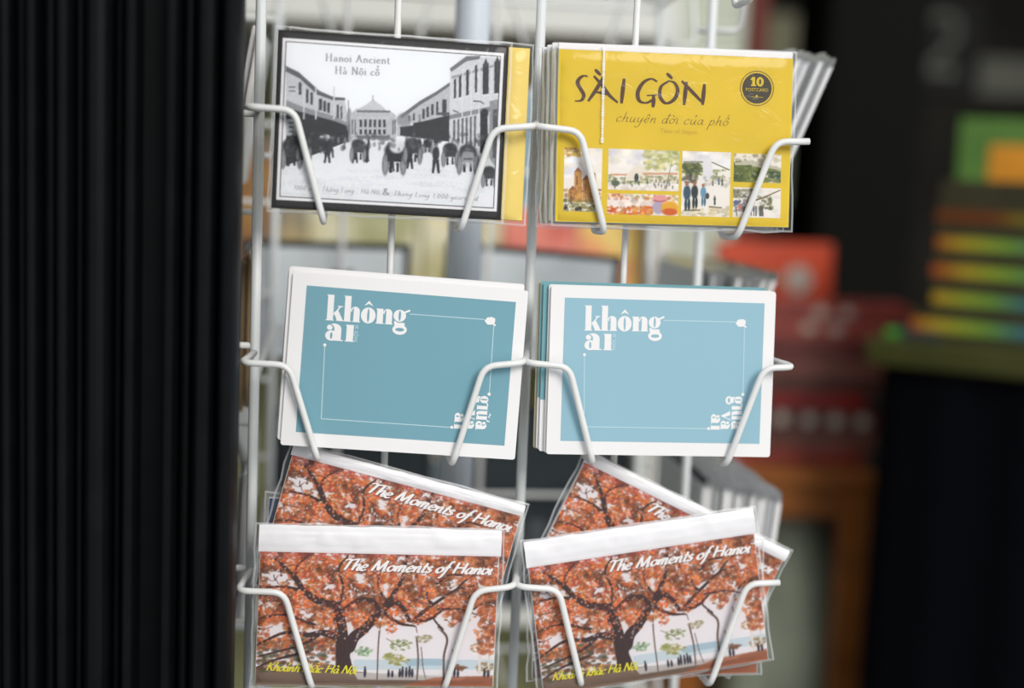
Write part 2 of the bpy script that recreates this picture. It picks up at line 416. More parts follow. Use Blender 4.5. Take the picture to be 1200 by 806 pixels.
    for x, y, s in [(170, 560, 1.25), (214, 545, .9), (742, 560, 1.), (806, 580, 1.25), (884, 640, .9), (660, 525, .6), (350, 495, .5)]: cart(x, y, s, 40+R()*20)
    S.blob(806, 560, 24, 34, g(190), .7); S.rect(790, 530, 824, 536, g(80)); S.rect(790, 560, 824, 566, g(90))
    for x, y, s in [(298, 580, .95), (312, 560, .8), (398, 580, .85), (440, 575, .7), (596, 600, .95), (690, 616, 1.15), (530, 610, .8), (630, 560, .8), (280, 545, .6)]: man(x, y, s, 36+R()*20, R() > .45)
    cart(540, 580, 1.35, 40); S.blob(548, 520, 26, 22, g(222)); S.rect(515, 545, 566, 575, g(40)); cart(410, 545, .95, 60); cart(606, 548, 1.1, 44)
    S.line([(440, 575), (448, 490)], 8, 5, g(52))
    for _ in range(120): S.blob(150+R()*770, 470+R()*60, 4+5*R(), 5+8*R(), g(50+R()*70), .5)
    for x0 in range(6): S.blob(420+x0*22, 492, 9, 5, g(110), .7)
    # film grain of the old print
    n = value_noise(rng, S.w, S.h, 2.2)[..., None]
    S.a = np.clip(S.a+(n-.5)*.10*(S.a < .9), 0, 1)
    return S.out()

def thumb(kind):
    """six small watercolours of the yellow card, in crop coordinates of 4x"""
    rng = np.random.default_rng(30+kind); R = rng.random
    quads = [[(75, 98), (258, 98), (238, 392), (72, 390)], [(282, 100), (612, 112), (602, 298), (274, 292)], [(272, 312), (602, 312), (596, 412), (270, 404)],
             [(624, 112), (850, 118), (838, 420), (612, 412)], [(866, 124), (1090, 128), (1082, 262), (862, 256)], [(860, 276), (1080, 292), (1076, 424), (850, 420)]]
    q = quads[kind]
    wpx = int((q[1][0]-q[0][0])/4*1.6); hpx = int((q[3][1]-q[0][1])/4*1.6)
    S = Sheet(wpx, hpx, q, bg=c255(238, 232, 226))
    def splash(x0, y0, x1, y1, n, cols, r=9, al=.5, fl=.7):
        for _ in range(n):
            S.blob(x0+R()*(x1-x0), y0+R()*(y1-y0), r*(.5+R()), r*fl*(.5+R()), c255(*cols[rng.integers(len(cols))])*(.85+.3*R()), al, .6)
    if kind == 0:
        splash(75, 98, 250, 240, 30, [(222, 224, 238), (240, 238, 236)], 20)
        splash(80, 98, 150, 140, 40, [(190, 140, 40), (150, 100, 40), (212, 170, 60)], 9)
        for x, w, t in [(122, 34, 215), (158, 40, 250), (186, 34, 225), (95, 40, 300)]: S.rect(x, t, x+w, 350, c255(196, 142, 74)); S.rect(x+8, t+20, x+15, t+60, c255(118, 76, 50), .8); S.poly([(x, t), (x+w/2, t-22), (x+w, t)], c255(150, 100, 64))
        splash(75, 290, 245, 340, 70, [(176, 120, 60), (206, 160, 80), (120, 84, 50)], 8)
        splash(75, 340, 245, 392, 80, [(120, 116, 50), (86, 92, 48), (160, 140, 70)], 9)
        for x, y in [(84, 375), (146, 376), (132, 380)]: S.blob(x, y, 10, 9, c255(62, 58, 48))
    elif kind == 1:
        splash(280, 100, 610, 190, 60, [(222, 220, 232), (238, 232, 222)], 24, .4)
        splash(450, 100, 610, 200, 130, [(190, 186, 110), (206, 196, 140), (158, 166, 100), (226, 216, 170)], 11, .5)
        splash(280, 225, 440, 262, 80, [(110, 128, 66), (150, 150, 84), (88, 104, 66)], 7)
        S.poly([(360, 225), (400, 190), (430, 180), (470, 210), (500, 232), (600, 236), (600, 250), (360, 250)], c255(232, 222, 206)); S.rect(440, 212, 600, 222, c255(204, 140, 90), .7)
        S.rect(290, 218, 366, 226, c255(206, 140, 96), .8); S.blob(411, 236, 10, 20, c255(60, 66, 62))
        splash(430, 220, 605, 262, 70, [(120, 132, 84), (160, 160, 116), (196, 180, 150)], 7)
        splash(280, 262, 600, 295, 30, [(232, 226, 222), (214, 200, 196)], 14)
        for _ in range(22): S.blob(290+R()*310, 240+R()*40, 4, 9, c255(96, 100, 96), .6)
        S.blob(312, 262, 18, 14, c255(92, 104, 84)); S.line([(545, 285), (560, 220), (575, 160)], 6, 2, c255(130, 116, 90), .7)
    elif kind == 2:
        splash(272, 312, 600, 340, 90, [(196, 90, 60), (226, 170, 60), (160, 150, 90), (232, 214, 200)], 8)
        splash(272, 345, 480, 372, 50, [(236, 222, 214), (214, 196, 190)], 12)
        splash(272, 370, 480, 408, 110, [(218, 120, 40), (206, 90, 50), (232, 160, 60), (196, 140, 90)], 8, .8)
        S.blob(508, 335, 34, 18, c255(226, 156, 156)); S.blob(500, 372, 26, 28, c255(180, 166, 190)); S.blob(556, 372, 40, 26, c255(228, 170, 40)); S.blob(556, 392, 36, 15, c255(208, 96, 30))
        S.line([(480, 340), (505, 345), (540, 340)], 5, 3, c255(176, 84, 90))
    elif kind == 3:
        splash(625, 112, 850, 200, 40, [(226, 226, 236), (236, 232, 230)], 22, .4)
        splash(628, 172, 712, 222, 90, [(92, 104, 56), (130, 132, 66), (70, 78, 52)], 9, .8); S.rect(628, 160, 720, 168, c255(150, 150, 130))
        S.rect(718, 150, 760, 240, c255(226, 222, 226)); S.line([(760, 165), (840, 200)], 5, 3, c255(96, 104, 70))
        splash(765, 200, 815, 250, 40, [(110, 124, 66), (146, 150, 100)], 8)
        splash(720, 235, 845, 275, 40, [(206, 200, 190), (176, 176, 170)], 9)
        splash(625, 225, 690, 260, 30, [(96, 90, 60), (70, 66, 54)], 9)
        splash(620, 372, 835, 412, 60, [(220, 210, 186), (186, 170, 130), (232, 226, 214)], 12)
        for x, y, h, c in [(643, 385, 130, (56, 84, 104)), (678, 375, 120, (46, 52, 50)), (718, 365, 100, (104, 150, 178)), (770, 362, 44, (70, 84, 66)), (790, 270, 40, (110, 120, 140)), (806, 272, 36, (90, 100, 90)), (762, 274, 30, (130, 110, 90))]:
            S.blob(x, y-h*.62, h*.13, h*.26, c255(*c)); S.blob(x-h*.05, y-h*.2, h*.05, h*.22, c255(*c)*.8); S.blob(x+h*.06, y-h*.2, h*.05, h*.22, c255(*c)*.7); S.blob(x, y-h*.94, h*.07, h*.08, c255(170, 110, 84))
        S.blob(736, 320, 9, 14, c255(70, 60, 60)); S.line([(745, 370), (800, 375)], 7, 3, c255(104, 96, 70), .8); S.line([(630, 385), (700, 385)], 8, 3, c255(94, 90, 66), .7)
    elif kind == 4:
        splash(866, 124, 1088, 160, 50, [(206, 196, 166), (150, 140, 104), (226, 220, 206)], 10)
        splash(866, 170, 940, 255, 100, [(84, 98, 40), (110, 120, 56), (66, 80, 44)], 12, .8)
        splash(930, 190, 1085, 255, 120, [(104, 120, 56), (84, 100, 50), (140, 146, 80)], 11, .7)
        S.poly([(870, 168), (960, 160), (1088, 192), (1088, 204), (960, 178), (870, 180)], c255(196, 190, 170)); S.rect(1010, 208, 1080, 214, c255(60, 74, 56)); splash(1030, 214, 1080, 240, 20, [(60, 84, 90), (50, 70, 60)], 7)
    else:
        splash(855, 285, 1078, 420, 40, [(236, 232, 228), (222, 216, 214)], 18, .4)
        splash(860, 290, 960, 330, 60, [(110, 110, 80), (150, 144, 110), (84, 84, 70)], 8)
        splash(858, 340, 960, 395, 70, [(120, 134, 160), (170, 120, 110), (90, 96, 90), (206, 196, 190)], 8, .7)
        S.line([(930, 350), (1000, 330), (1075, 300)], 9, 4, c255(120, 100, 60)); splash(980, 325, 1040, 385, 50, [(110, 112, 66), (140, 134, 90), (76, 80, 60)], 8)
        for _ in range(14): x = 870+R()*150; S.line([(x, 370), (x-3+6*R(), 412)], 5, 3, c255(80, 80, 78), .8)
        S.blob(872, 350, 13, 12, c255(90, 104, 150)); S.blob(890, 372, 8, 14, c255(200, 120, 110))
    return S.out(), q

# ---------------------------------------------------------------------------
# lettering: single-stroke letters swept with a nib (x-height 1, baseline 0)
# ---------------------------------------------------------------------------
GL = {
 'a': (1.0, '.74,.82 .45,1 .12,.72 .06,.3 .28,0 .58,.2 .74,.82|.78,1 .72,.3 .84,0 1,.14'),
 'c': (.8, '.68,.78 .45,1 .12,.7 .06,.3 .32,0 .72,.18'),
 'd': (1.0, '.74,.82 .45,1 .12,.72 .06,.3 .28,0 .58,.2 .74,.82|.84,2 .74,.3 .86,0 1,.14'),
 'e': (.85, '.1,.48 .55,.58 .64,.85 .4,1 .12,.7 .06,.3 .36,0 .76,.2'),
 'f': (.62, '.72,1.75 .52,2 .36,1.5 .2,0 .02,-.75 -.2,-.85|0,.95 .65,1'),
 'g': (1.0, '.74,.82 .45,1 .12,.72 .06,.3 .28,.05 .58,.2 .74,.82|.8,1 .72,.1 .6,-.75 .25,-1 .02,-.72'),
 'h': (1.0, '.2,2 .1,0|.12,.45 .42,.95 .7,.88 .68,.3 .8,0 .96,.12'),
 'i': (.46, '.2,1 .14,.22 .28,0 .44,.12|.27,1.45 .3,1.55'),
 'k': (.88, '.2,2 .1,0|.7,.95 .18,.45|.3,.52 .5,.3 .78,0'),
 'l': (.46, '.3,2 .14,.25 .28,0 .44,.12'),
 'm': (1.42, '.14,1 .1,0|.12,.45 .36,.95 .56,.86 .54,0|.56,.45 .82,.95 1.06,.86 1.02,.25 1.14,0 1.34,.12'),
 'n': (.98, '.14,1 .1,0|.12,.45 .42,.95 .66,.86 .64,.26 .76,0 .92,.12'),
 'o': (.9, '.4,1 .1,.72 .06,.3 .36,0 .7,.28 .74,.72 .4,1'),
 'p': (.92, '.18,1 .06,-1|.14,.6 .45,1 .76,.72 .7,.28 .4,0 .12,.22'),
 'r': (.66, '.14,1 .1,0|.12,.45 .36,.95 .62,.92'),
 's': (.7, '.6,.82 .38,1 .14,.8 .34,.54 .54,.3 .4,.03 .16,.02 .0,.18'),
 't': (.6, '.34,1.6 .2,.28 .34,0 .56,.12|0,1 .6,1.02'),
 'u': (1.0, '.14,1 .1,.3 .3,0 .56,.18 .72,.7|.78,1 .7,.25 .82,0 .98,.12'),
 'v': (.85, '.08,1 .2,.5 .36,0 .62,.5 .76,1'),
 'y': (.96, '.14,1 .1,.32 .3,.05 .56,.2 .72,.7|.8,1 .7,.05 .54,-.75 .2,-1 .0,-.72'),
 'A': (1.35, '.0,0 .3,.7 .62,1.85|.62,1.85 .85,.9 1.2,0|.26,.62 .95,.62'),
 'H': (1.55, '.2,1.85 .15,0|1.25,1.85 1.2,0|.15,.95 1.25,.98'),
 'K': (1.3, '.22,1.85 .15,0|1.1,1.85 .2,.85|.42,1.05 .7,.6 1.15,0'),
 'L': (1.1, '.22,1.85 .15,0|.15,.03 1.0,.05'),
 'M': (1.9, '.1,0 .2,.9 .36,1.8|.36,1.8 .6,.9 .82,.1|.82,.1 1.1,.9 1.42,1.8|1.42,1.8 1.46,.6 1.55,0 1.75,.1'),
 'N': (1.5, '.15,0 .2,1.85|.2,1.85 .7,.9 1.15,0|1.15,0 1.22,1.85'),
 'S': (1.0, '.85,1.6 .55,1.85 .22,1.5 .5,.95 .8,.5 .5,0 .1,.2'),
 'T': (1.2, '.6,1.8 .5,.9 .42,0|-.1,1.6 .2,1.85 .7,1.75 1.25,1.9'),
 '0': (1.0, '.45,1.8 .15,1.2 .15,.6 .45,0 .78,.6 .78,1.2 .45,1.8'), '1': (.7, '.15,1.5 .4,1.8|.4,1.8 .38,0'), ',': (.4, '.15,.1 .05,-.3'),
 '-': (.7, '.1,.5 .55,.5'), '&': (1.3, '1.1,.7 .6,0 .2,.2 .3,.8 .75,1.4 .55,1.8 .3,1.4 .6,.8 1.2,0'), ' ': (.55, ''),
}
ROMAN = {'T': (1.2, '.55,1.85 .55,0|0,1.85 1.1,1.85'), 'L': (1.05, '.2,1.85 .2,0|.2,0 .95,0'), 'a': (.95, '.7,.8 .42,1 .12,.85|.72,.7 .72,0|.7,.6 .3,.5 .1,.25 .3,0 .7,.2'), 'n': (.95, '.14,1 .14,0|.14,.62 .42,1 .72,.82 .72,0'), 'i': (.4, '.16,1 .16,0|.14,1.45 .18,1.55'),
         't': (.6, '.24,1.45 .24,.2 .38,0 .56,.1|0,1 .5,1'), 'H': (1.45, '.2,1.85 .2,0|1.15,1.85 1.15,0|.2,.95 1.15,.95'), 'N': (1.45, '.2,0 .2,1.85|.2,1.85 1.15,0|1.15,0 1.15,1.85')}
MARK = {'\u0300': [(.18, 1.75), (.5, 1.35)], '\u0302': [(.12, 1.25), (.4, 1.65), (.68, 1.25)], '\u0303': [(.1, 1.3), (.3, 1.5), (.5, 1.3), (.72, 1.5)],
        '\u0306': [(.12, 1.6), (.4, 1.3), (.7, 1.6)], '\u0309': [(.3, 1.75), (.5, 1.85), (.5, 1.6), (.38, 1.4)], '\u031b': [(.7, .9), (.95, 1.05), (.98, 1.3)],
        '\u0323': [(.38, -.35), (.42, -.42)], '\u0301': [(.5, 1.75), (.25, 1.35)]}

def ribbon(mb, pts, wfun, n=6):
    p = smooth(pts, n) if len(pts) > 2 else np.asarray(pts, float)
    d = np.gradient(p, axis=0); L = np.hypot(d[:, 0], d[:, 1])+1e-9; d = d/L[:, None]
    v = []
    for i, (a, t) in enumerate(zip(p, d)):
        w = wfun(t, i/(len(p)-1))*.5
        v += [(a[0]-t[1]*w, a[1]+t[0]*w), (a[0]+t[1]*w, a[1]-t[0]*w)]
    mb.append((v, [(2*i, 2*i+1, 2*i+3, 2*i+2) for i in range(len(p)-1)]))

def line_of_text(txt, weight=.2, thin=.35, nib=0., slant=0., serif=False, track=0., roman=False):
    """list of (verts2d, faces) and the total advance"""
    out = []; x = 0.
    nx, ny = math.cos(nib), math.sin(nib)
    def wf(t, s): return weight*(thin+(1-thin)*abs(t[0]*ny-t[1]*nx))
    for ch in unicodedata.normalize('NFD', txt.replace('đ', 'd\u0335')):
        if ch in MARK or ch == '\u0335':
            px, adv = last
            if ch == '\u0335': pts = [(.5, 1.55), (1.05, 1.6)]
            else:
                k = 1. if base.islower() else 1.
                dy = 0 if base.islower() or ch == '\u0323' else .75
                dy += .55 if (base.islower() and nm and ch not in '\u0323\u031b') else 0
                pts = [(q[0]*k+(adv-.85)*.5, q[1]+dy) for q in MARK[ch]]
                if ch not in '\u0323\u031b': nm += 1
            ribbon(out, [(px+a+slant*b, b) for a, b in pts], wf, 4); continue
        if ch not in GL: x += .6; continue
        adv, st = ROMAN[ch] if roman and ch in ROMAN else GL[ch]; last = (x, adv); base = ch; nm = 0
        for s in [q for q in st.split('|') if q]:
            pts = [tuple(map(float, q.split(','))) for q in s.split()]
            pts = [(x+a+slant*b, b) for a, b in pts]
            ribbon(out, pts, wf)
            if serif:
                for q in (pts[0], pts[-1]):
                    if abs(pts[0][1]-pts[-1][1]) > .7 and abs(pts[0][0]-pts[-1][0]) < .25 and len(pts) == 2: ribbon(out, [(q[0]-.2, q[1]), (q[0]+.2, q[1])], lambda t, s: weight*.35)
        x += adv+track
    return out, x

def ring2(cx, cy, rx, ry, ix, iy, n=20, ox=0.):
    v = []
    for k in range(n):
        a = 2*math.pi*k/n; v += [(cx+rx*math.cos(a), cy+ry*math.sin(a)), (cx+ox+ix*math.cos(a), cy+iy*math.sin(a))]
    return v, [(2*k, 2*k+1, (2*k+3) % (2*n), (2*k+2) % (2*n)) for k in range(n)]

def q2(*p): return list(p), [tuple(range(len(p)))]
def r2(x0, y0, x1, y1): return q2((x0, y0), (x1, y0), (x1, y1), (x0, y1))
def ell2(cx, cy, rx, ry, n=14): return [(cx+rx*math.cos(6.2832*k/n), cy+ry*math.sin(6.2832*k/n)) for k in range(n)], [tuple(range(n))]

def fat(txt):
    """heavy high-contrast face for the blue cards"""
    o = []; x = 0.
    def put(L, dx): o.extend([([(a+dx, b) for a, b in v], f) for v, f in L])
    def arch(x0, x1, top, w=.42): # right stem with shoulder
        n = 8; v = []
        for k in range(n+1):
            a = math.pi*(1-k/n); cx = (x0+x1)/2; v += [(cx+(x1-x0)/2*math.cos(a), top-.3+.3*math.sin(a)), (cx-.06+(x1-x0)*.5*.55*math.cos(a) if k < n*.55 else x1-w, top-.38+.3*math.sin(a))]
        return [(v, [(2*k, 2*k+2, 2*k+3, 2*k+1) for k in range(n)]), r2(x1-w, 0, x1, top-.28), r2(x1-w-.06, 0, x1+.06, .06)]
    stem = lambda x0, h, w=.42: [r2(x0, 0, x0+w, h), r2(x0-.07, 0, x0+w+.07, .06), q2((x0-.08, h), (x0, h-.1), (x0+w, h-.06), (x0+w, h))]
    G = {
     'k': (1.2, stem(.08, 1.7)+[q2((.5, .42), (.56, .38), (1.02, .96), (.9, .96)), r2(.78, .93, 1.12, 1.0), q2((.52, .56), (.82, .7), (1.2, .0), (.78, .0)), r2(.72, 0, 1.24, .06)]),
     'h': (1.22, stem(.08, 1.7)+arch(.5, 1.12, 1.02)),
     'n': (1.22, stem(.08, 1.0)+arch(.5, 1.12, 1.02)),
     'o': (1.06, [ring2(.52, .5, .5, .53, .075, .45)]),
     'ô': (1.06, [ring2(.52, .5, .5, .53, .075, .45), q2((.2, 1.12), (.52, 1.48), (.84, 1.12), (.52, 1.26))]),
     'g': (1.12, [ring2(.45, .62, .43, .4, .08, .34), q2((.72, .9), (.8, .8), (1.16, .96), (1.1, 1.08)), q2((.1, .28), (.3, .2), (.34, .04), (.08, .06)), r2(.12, -.12, .82, .16), ring2(.5, -.3, .5, .34, .3, .12)]),
     'a': (1.2, [r2(.54, 0, .96, .7), ring2(.38, .29, .36, .31, .07, .2), r2(.96, 0, 1.08, .07), ell2(.26, .76, .17, .15),
              ([(.54+.42*math.cos(R_(q))+(.0 if q > 90 else 0), .68+.34*math.sin(R_(q))) for q in range(0, 151, 15)]+[(.30+.24*math.cos(R_(q))*(1 if q > 60 else 1), .68+.27*math.sin(R_(q))) for q in range(150, -1, -15)], [(k, k+1, 20-k, 21-k) for k in range(10)])]),
     'i': (.62, stem(.1, 1.0)), 'j': (.62, stem(.1, 1.0)+[ell2(.31, 1.28, .17, .17)]),
     'v': (1.15, [q2((.02, 1.), (.5, 1.), (.78, .3), (.56, 0)), q2((.56, 0), (.64, .0), (1.06, 1.), (.96, 1.)), r2(-.04, .94, .58, 1.), r2(.82, .94, 1.16, 1.)]),
     'u': (1.25, [r2(.08, .3, .5, 1.), r2(.0, .94, .5, 1.), ([(.08, .3), (.2, .02), (.5, -.03), (.72, .12), (.72, .22), (.5, .14), (.5, .3)], [(0, 1, 2, 5, 6), (2, 3, 4, 5)]), r2(.7, 0, 1.1, 1.), r2(.7, 0, 1.2, .06), r2(.62, .94, 1.1, 1.)]),
     'w': (1.25, [q2((1.1, .95), (1.3, 1.0), (1.36, 1.3), (1.2, 1.25)), q2((.28, 1.2), (.45, 1.38), (.78, 1.2), (.92, 1.4), (.8, 1.1), (.45, 1.24))]),
    }
    for ch in txt:
        if ch == 'ữ': put(G['u'][1], x); put(G['w'][1], x); x += 1.25; continue
        if ch == 'à': put(G['a'][1], x); put([q2((.2, 1.4), (.42, 1.4), (.66, 1.14), (.56, 1.12))], x); x += 1.12; continue
        adv, L = G[ch]; put(L, x); x += adv*.97
    return o, x

def fit2(parts, adv, p0, p1, height):
    """place unit lettering so that its baseline runs p0 -> p1 (sheet metres); height = x-height"""
    p0 = np.array(p0); p1 = np.array(p1); d = p1-p0; L = np.hypot(*d); d = d/L; n = np.array([-d[1], d[0]])
    return [([tuple(p0+d*(a/adv*L)+n*(b*height)) for a, b in v], f) for v, f in parts]

def ink(name, parts, m, parent, y):
    """flat print on a card: a film of ink lying on the sheet at depth y (card local)"""
    mb = MB()
    for n_, (v, f) in enumerate(parts):
        g = []
        for q in f:                          # every face looks out of the card
            ar = sum(v[q[i]][0]*v[q[(i+1) % len(q)]][1]-v[q[(i+1) % len(q)]][0]*v[q[i]][1] for i in range(len(q)))
            g.append(q if ar > 0 else q[::-1])
        mb.add([(a, y-4e-7*n_, b) for a, b in v], g)
    return mb.build(name, m, parent)

def font_text(name, body, m, parent, p0, p1, y, shear=0.):
    """built-in sans lettering converted to mesh and fitted between two points of the sheet"""
    cu = bpy.data.curves.new(name, 'FONT'); cu.body = body; cu.shear = shear; cu.resolution_u = 2
    o = bpy.data.objects.new(name, cu); col.objects.link(o)
    dg = bpy.context.evaluated_depsgraph_get(); me = bpy.data.meshes.new_from_object(o.evaluated_get(dg))
    col.objects.unlink(o); bpy.data.objects.remove(o)
    v = np.array([q.co[:2] for q in me.vertices]); x0, x1 = v[:, 0].min(), v[:, 0].max()
    p0 = np.array(p0); p1 = np.array(p1); d = p1-p0; s = np.hypot(*d)/(x1-x0); d = d/np.hypot(*d); n = np.array([-d[1], d[0]])
    for q, (a, b) in zip(me.vertices, v):
        r = p0+d*(a-x0)*s+n*b*s; q.co = (r[0], y, r[1])
    me.materials.clear(); me.materials.append(m); me.name = name
    t = bpy.data.objects.new(name, me); col.objects.link(t); t.parent = parent
    return t

# ---------------------------------------------------------------------------
# the setting
# ---------------------------------------------------------------------------
M_black = mat('black_enamel', (11, 13, 15), rough=.5, spec=.12, noise=.25, scale=40)
M_wall = mat('dark_wall', (30, 29, 26), rough=.9, spec=.1, noise=.3, scale=6)
M_floor = mat('floor_tile', (70, 66, 60), rough=.8, noise=.2, scale=5)
M_awn = mat('awning', (70, 74, 66), rough=.9, noise=.1, scale=3)

def slab(name, x0, x1, y0, y1, z0, z1, m, parent=None):
    o = MB().box(x0, x1, y0, y1, z0, z1).build(name, m, parent)
    if not parent: o['kind'] = 'structure'
    return o
f = slab('floor', -1.6, 2.3, -2.2, 2.5, -.06, 0, M_floor); tag(f, 'dark tiled stall floor under the rack', 'floor')
f = slab('wall_back', -1.6, 2.3, 2.42, 2.5, 0, 2.7, M_wall); tag(f, 'dark rear wall of the stall', 'wall')
f = slab('wall_right', 2.2, 2.3, 1.3, 2.42, 0, 2.7, M_wall); tag(f, 'dark side wall of the stall', 'wall')
f = slab('wall_left', -1.6, -1.5, -.2, 2.42, 0, 2.7, M_wall); tag(f, 'dark side wall beyond the black shutter', 'wall')
f = slab('ceiling', -1.6, 2.3, 1.25, 2.5, 2.62, 2.68, M_awn); tag(f, 'flat awning roof over the stall', 'ceiling')
f = MB().box(.765, .965, 1.6, 1.78, 0, 2.62, .012).build('pillar', mat('pillar_paint', (18, 18, 15), rough=.9, spec=.1)); tag(f, 'black square pillar behind the red books', 'pillar', kind='structure')

# black ribbed shutter at the left edge of the shop front
sh = empty('door_1', (-.3635, -.075, 0)); tag(sh, 'black ribbed folding shutter standing beside the postcard rack', 'shutter', kind='structure')
MB().box(-.34, .176, .016, .034, .0, 2.6).build('backing', M_black, sh)
px2x = lambda px: (-.1785+.36)+(px-284)*.000553
ribs = [(-.33+.022*i, .018, .010+.006*(i % 3)/2) for i in range(16) if -.33+.022*i < px2x(2)-.02]
for a, b, d in [(0, 13, .010), (14, 24, .018), (26, 38, .010), (39, 52, .020), (54, 64, .012), (65, 79, .022), (82, 94, .012), (96, 112, .024), (114, 122, .012), (124, 152, .020),
                (154, 163, .012), (165, 181, .026), (206, 222, .028), (224, 236, .016), (238, 262, .026), (265, 286, .034)]:
    ribs.append((px2x(a), px2x(b)-px2x(a), d))
for x, w, d in ribs:
    n = 6; v = []; fcs = []
    prof = [(x, .016), (x, .016-d*.6)]+[(x+w*.5-w*.5*math.cos(math.pi*k/n), .016-d*.6-d*.4*math.sin(math.pi*k/n)) for k in range(1, n)]+[(x+w, .016-d*.6), (x+w, .016)]
    for z in (0, 2.6): v += [(a, b, z) for a, b in prof]
    k = len(prof)
    fcs = [(i, i+1, k+i+1, k+i) for i in range(k-1)]+[tuple(range(k-1, -1, -1)), tuple(range(k, 2*k))]
    mesh_obj('rib', v, fcs, M_black, sh)
MB().box(-.40, .19, -.03, .05, 2.6, 2.66).build('track', M_black, sh)

# ---------------------------------------------------------------------------
# the wire rack: one spinner with a pole, posts, cross wires and pockets
# ---------------------------------------------------------------------------
M_wire = mat('white_wire', (232, 232, 230), rough=.35, spec=.5, noise=.04, scale=80)
M_pole = mat('grey_pole', (222, 230, 240), rough=.4, spec=.5)
M_post = mat('post_steel', (232, 236, 236), rough=.4, spec=.5)
RB = Vector((-.0219, .185, 0))
rack = empty('postcard_rack', RB)
tag(rack, 'white wire revolving postcard rack with a grey centre pole and bent pocket wires', 'rack')
def W(x, y, z): return Vector((x, y, z+Z0))-RB
v, fc = lathe([(.001, 0), (.2, 0), (.2, .012), (.06, .03), (.03, .05), (.002, .05)], 32); mesh_obj('base_plate', v, fc, M_pole, rack, True)
v, fc = lathe([(.0135, .04), (.0135, 1.98), (.004, 1.99)], 20); mesh_obj('centre_pole', v, fc, M_pole, rack, True)
ZB, ZT = -.86, .62
posts = [(-.1755, .02), (.0082, .03), (.155, .14), (.1715, .38), (-.1755, .38)]
for x, y in posts: tube('post', [W(x, y, ZB), W(x, y, ZT)], .0035, M_post, rack, 10)
for x, y in [(-.0881, .0085), (.0685, .0085)]: tube('back_wire', [W(x, y, ZB), W(x, y, ZT)], .0023, M_wire, rack)
for x, y in [(-.1145, .38), (.02, .38)]: tube('back_wire', [W(x, y, ZB), W(x, y, ZT)], .0026, M_wire, rack)
for z in (ZB+.02, ZT-.02):
    for x, y in posts: tube('spoke', [W(RB.x, RB.y, z), W(x, y, z)], .003, M_wire, rack)
rows = [-2, -1, 0, 1, 2]; H_ = .152
for r in rows:
    z = r*H_-.0335
    tube('cross_wire', [W(-.1755, .38, z), W(.1715, .38, z)], .0022, M_wire, rack)
    tube('cross_wire', [W(-.1755, .02, z+.006), W(-.1755, .38, z+.006)], .0022, M_wire, rack)
    tube('cross_wire', [W(.155, .14, z+.006), W(.1715, .38, z+.006)], .0022, M_wire, rack)
# pocket wires.  local path: a = along the face, o = outwards, z
def pocket(pts, f_, r_=.0022): tube('pocket_wire', round_path([W(*f_(a, o, z)) for a, o, z in pts], .008, 5), r_, M_wire, rack)
front = lambda a, o, z: (a, -o, z)
for r in rows:
    z = r*H_
    dz = {1: (.003, -.001, -.003), 0: (-.004, 0, .001), -1: (0, .003, .006)}.get(r, (0, 0, 0))
    yl = -.022
    pocket([(-.1755, -.018, z+dz[0]), (-.1815, .03, z+dz[0]), (-.152, .03, z+dz[0]-.001), (-.1325, .030, z-.066), (-.1325, -.010, z-.0675), (-.1305, -.012, z-.030), (-.0881, -.012, z-.029)], front)
    pocket([(.0082, -.027, z+dz[1]+.004), (-.002, .03, z+dz[1]), (-.028, .03, z+dz[1]-.003), (-.046, .030, z-.0675), (-.046, -.010, z-.069), (-.048, -.012, z-.030), (-.0881, -.012, z-.029)], front)
    pocket([(.0082, -.027, z+dz[1]+.004), (-.001, .03, z+dz[1]), (.0275, .03, z+dz[1]-.002), (.0465, .030, z-.066), (.0465, -.010, z-.0675), (.0485, -.012, z-.03), (.0685, -.012, z-.029)], front)
    if r == 0:
        pocket([(.150, -.03, z+.006), (.1795, .03, z+dz[2]), (.158, .03, z+dz[2]-.001), (.1365, .030, z-.066), (.1365, -.010, z-.0675), (.1345, -.012, z-.03), (.0685, -.012, z-.029)], front)
    else:
        pocket([(.1785, .03, z+dz[2]), (.156, .03, z+dz[2]-.001), (.1345, .030, z-.0665), (.1345, -.010, z-.068), (.1325, -.012, z-.03), (.0685, -.012, z-.029)], front)
    rf = lambda a, o, z: (.158+o, a, z); lf = lambda a, o, z: (-.1755-o, a, z); bf = lambda a, o, z: (a, .38+o, z)
    oo = .034 if abs(r) == 2 else .062
    pocket([(.14, -.003, z), (.145, oo, z), (.165, oo, z-.001), (.19, oo, z-.066), (.19, .0, z-.067)], rf)
    pocket([(.38, .012, z), (.375, oo, z), (.355, oo, z-.001), (.33, oo, z-.066), (.33, .008, z-.067)], rf)
    pocket([(.02, 0, z), (.03, .055, z), (.07, .055, z-.001), (.095, .055, z-.066), (.095, .0, z-.067)], lf)
    pocket([(.38, 0, z), (.37, .055, z), (.33, .055, z-.001), (.30, .055, z-.066), (.30, .0, z-.067)], lf)
    for c in (-.088, .092):
        for s in (-1, 1): pocket([(c+s*.086, .0, z), (c+s*.086, .05, z), (c+s*.06, .05, z-.001), (c+s*.04, .05, z-.066), (c+s*.04, .0, z-.067)], bf)

# ---------------------------------------------------------------------------
# postcards and postcard packs
# ---------------------------------------------------------------------------
M_paper = mat('white_paper', (240, 238, 238), rough=.7, spec=.2)
M_edge = mat('paper_edge', (222, 222, 224), rough=.8, spec=.1, noise=.08, scale=900)
M_film = mat_film(); M_seam = mat_film('film_seam', haze=.30, rough=.2); M_flap = mat_film('film_flap', haze=.16, rough=.2)

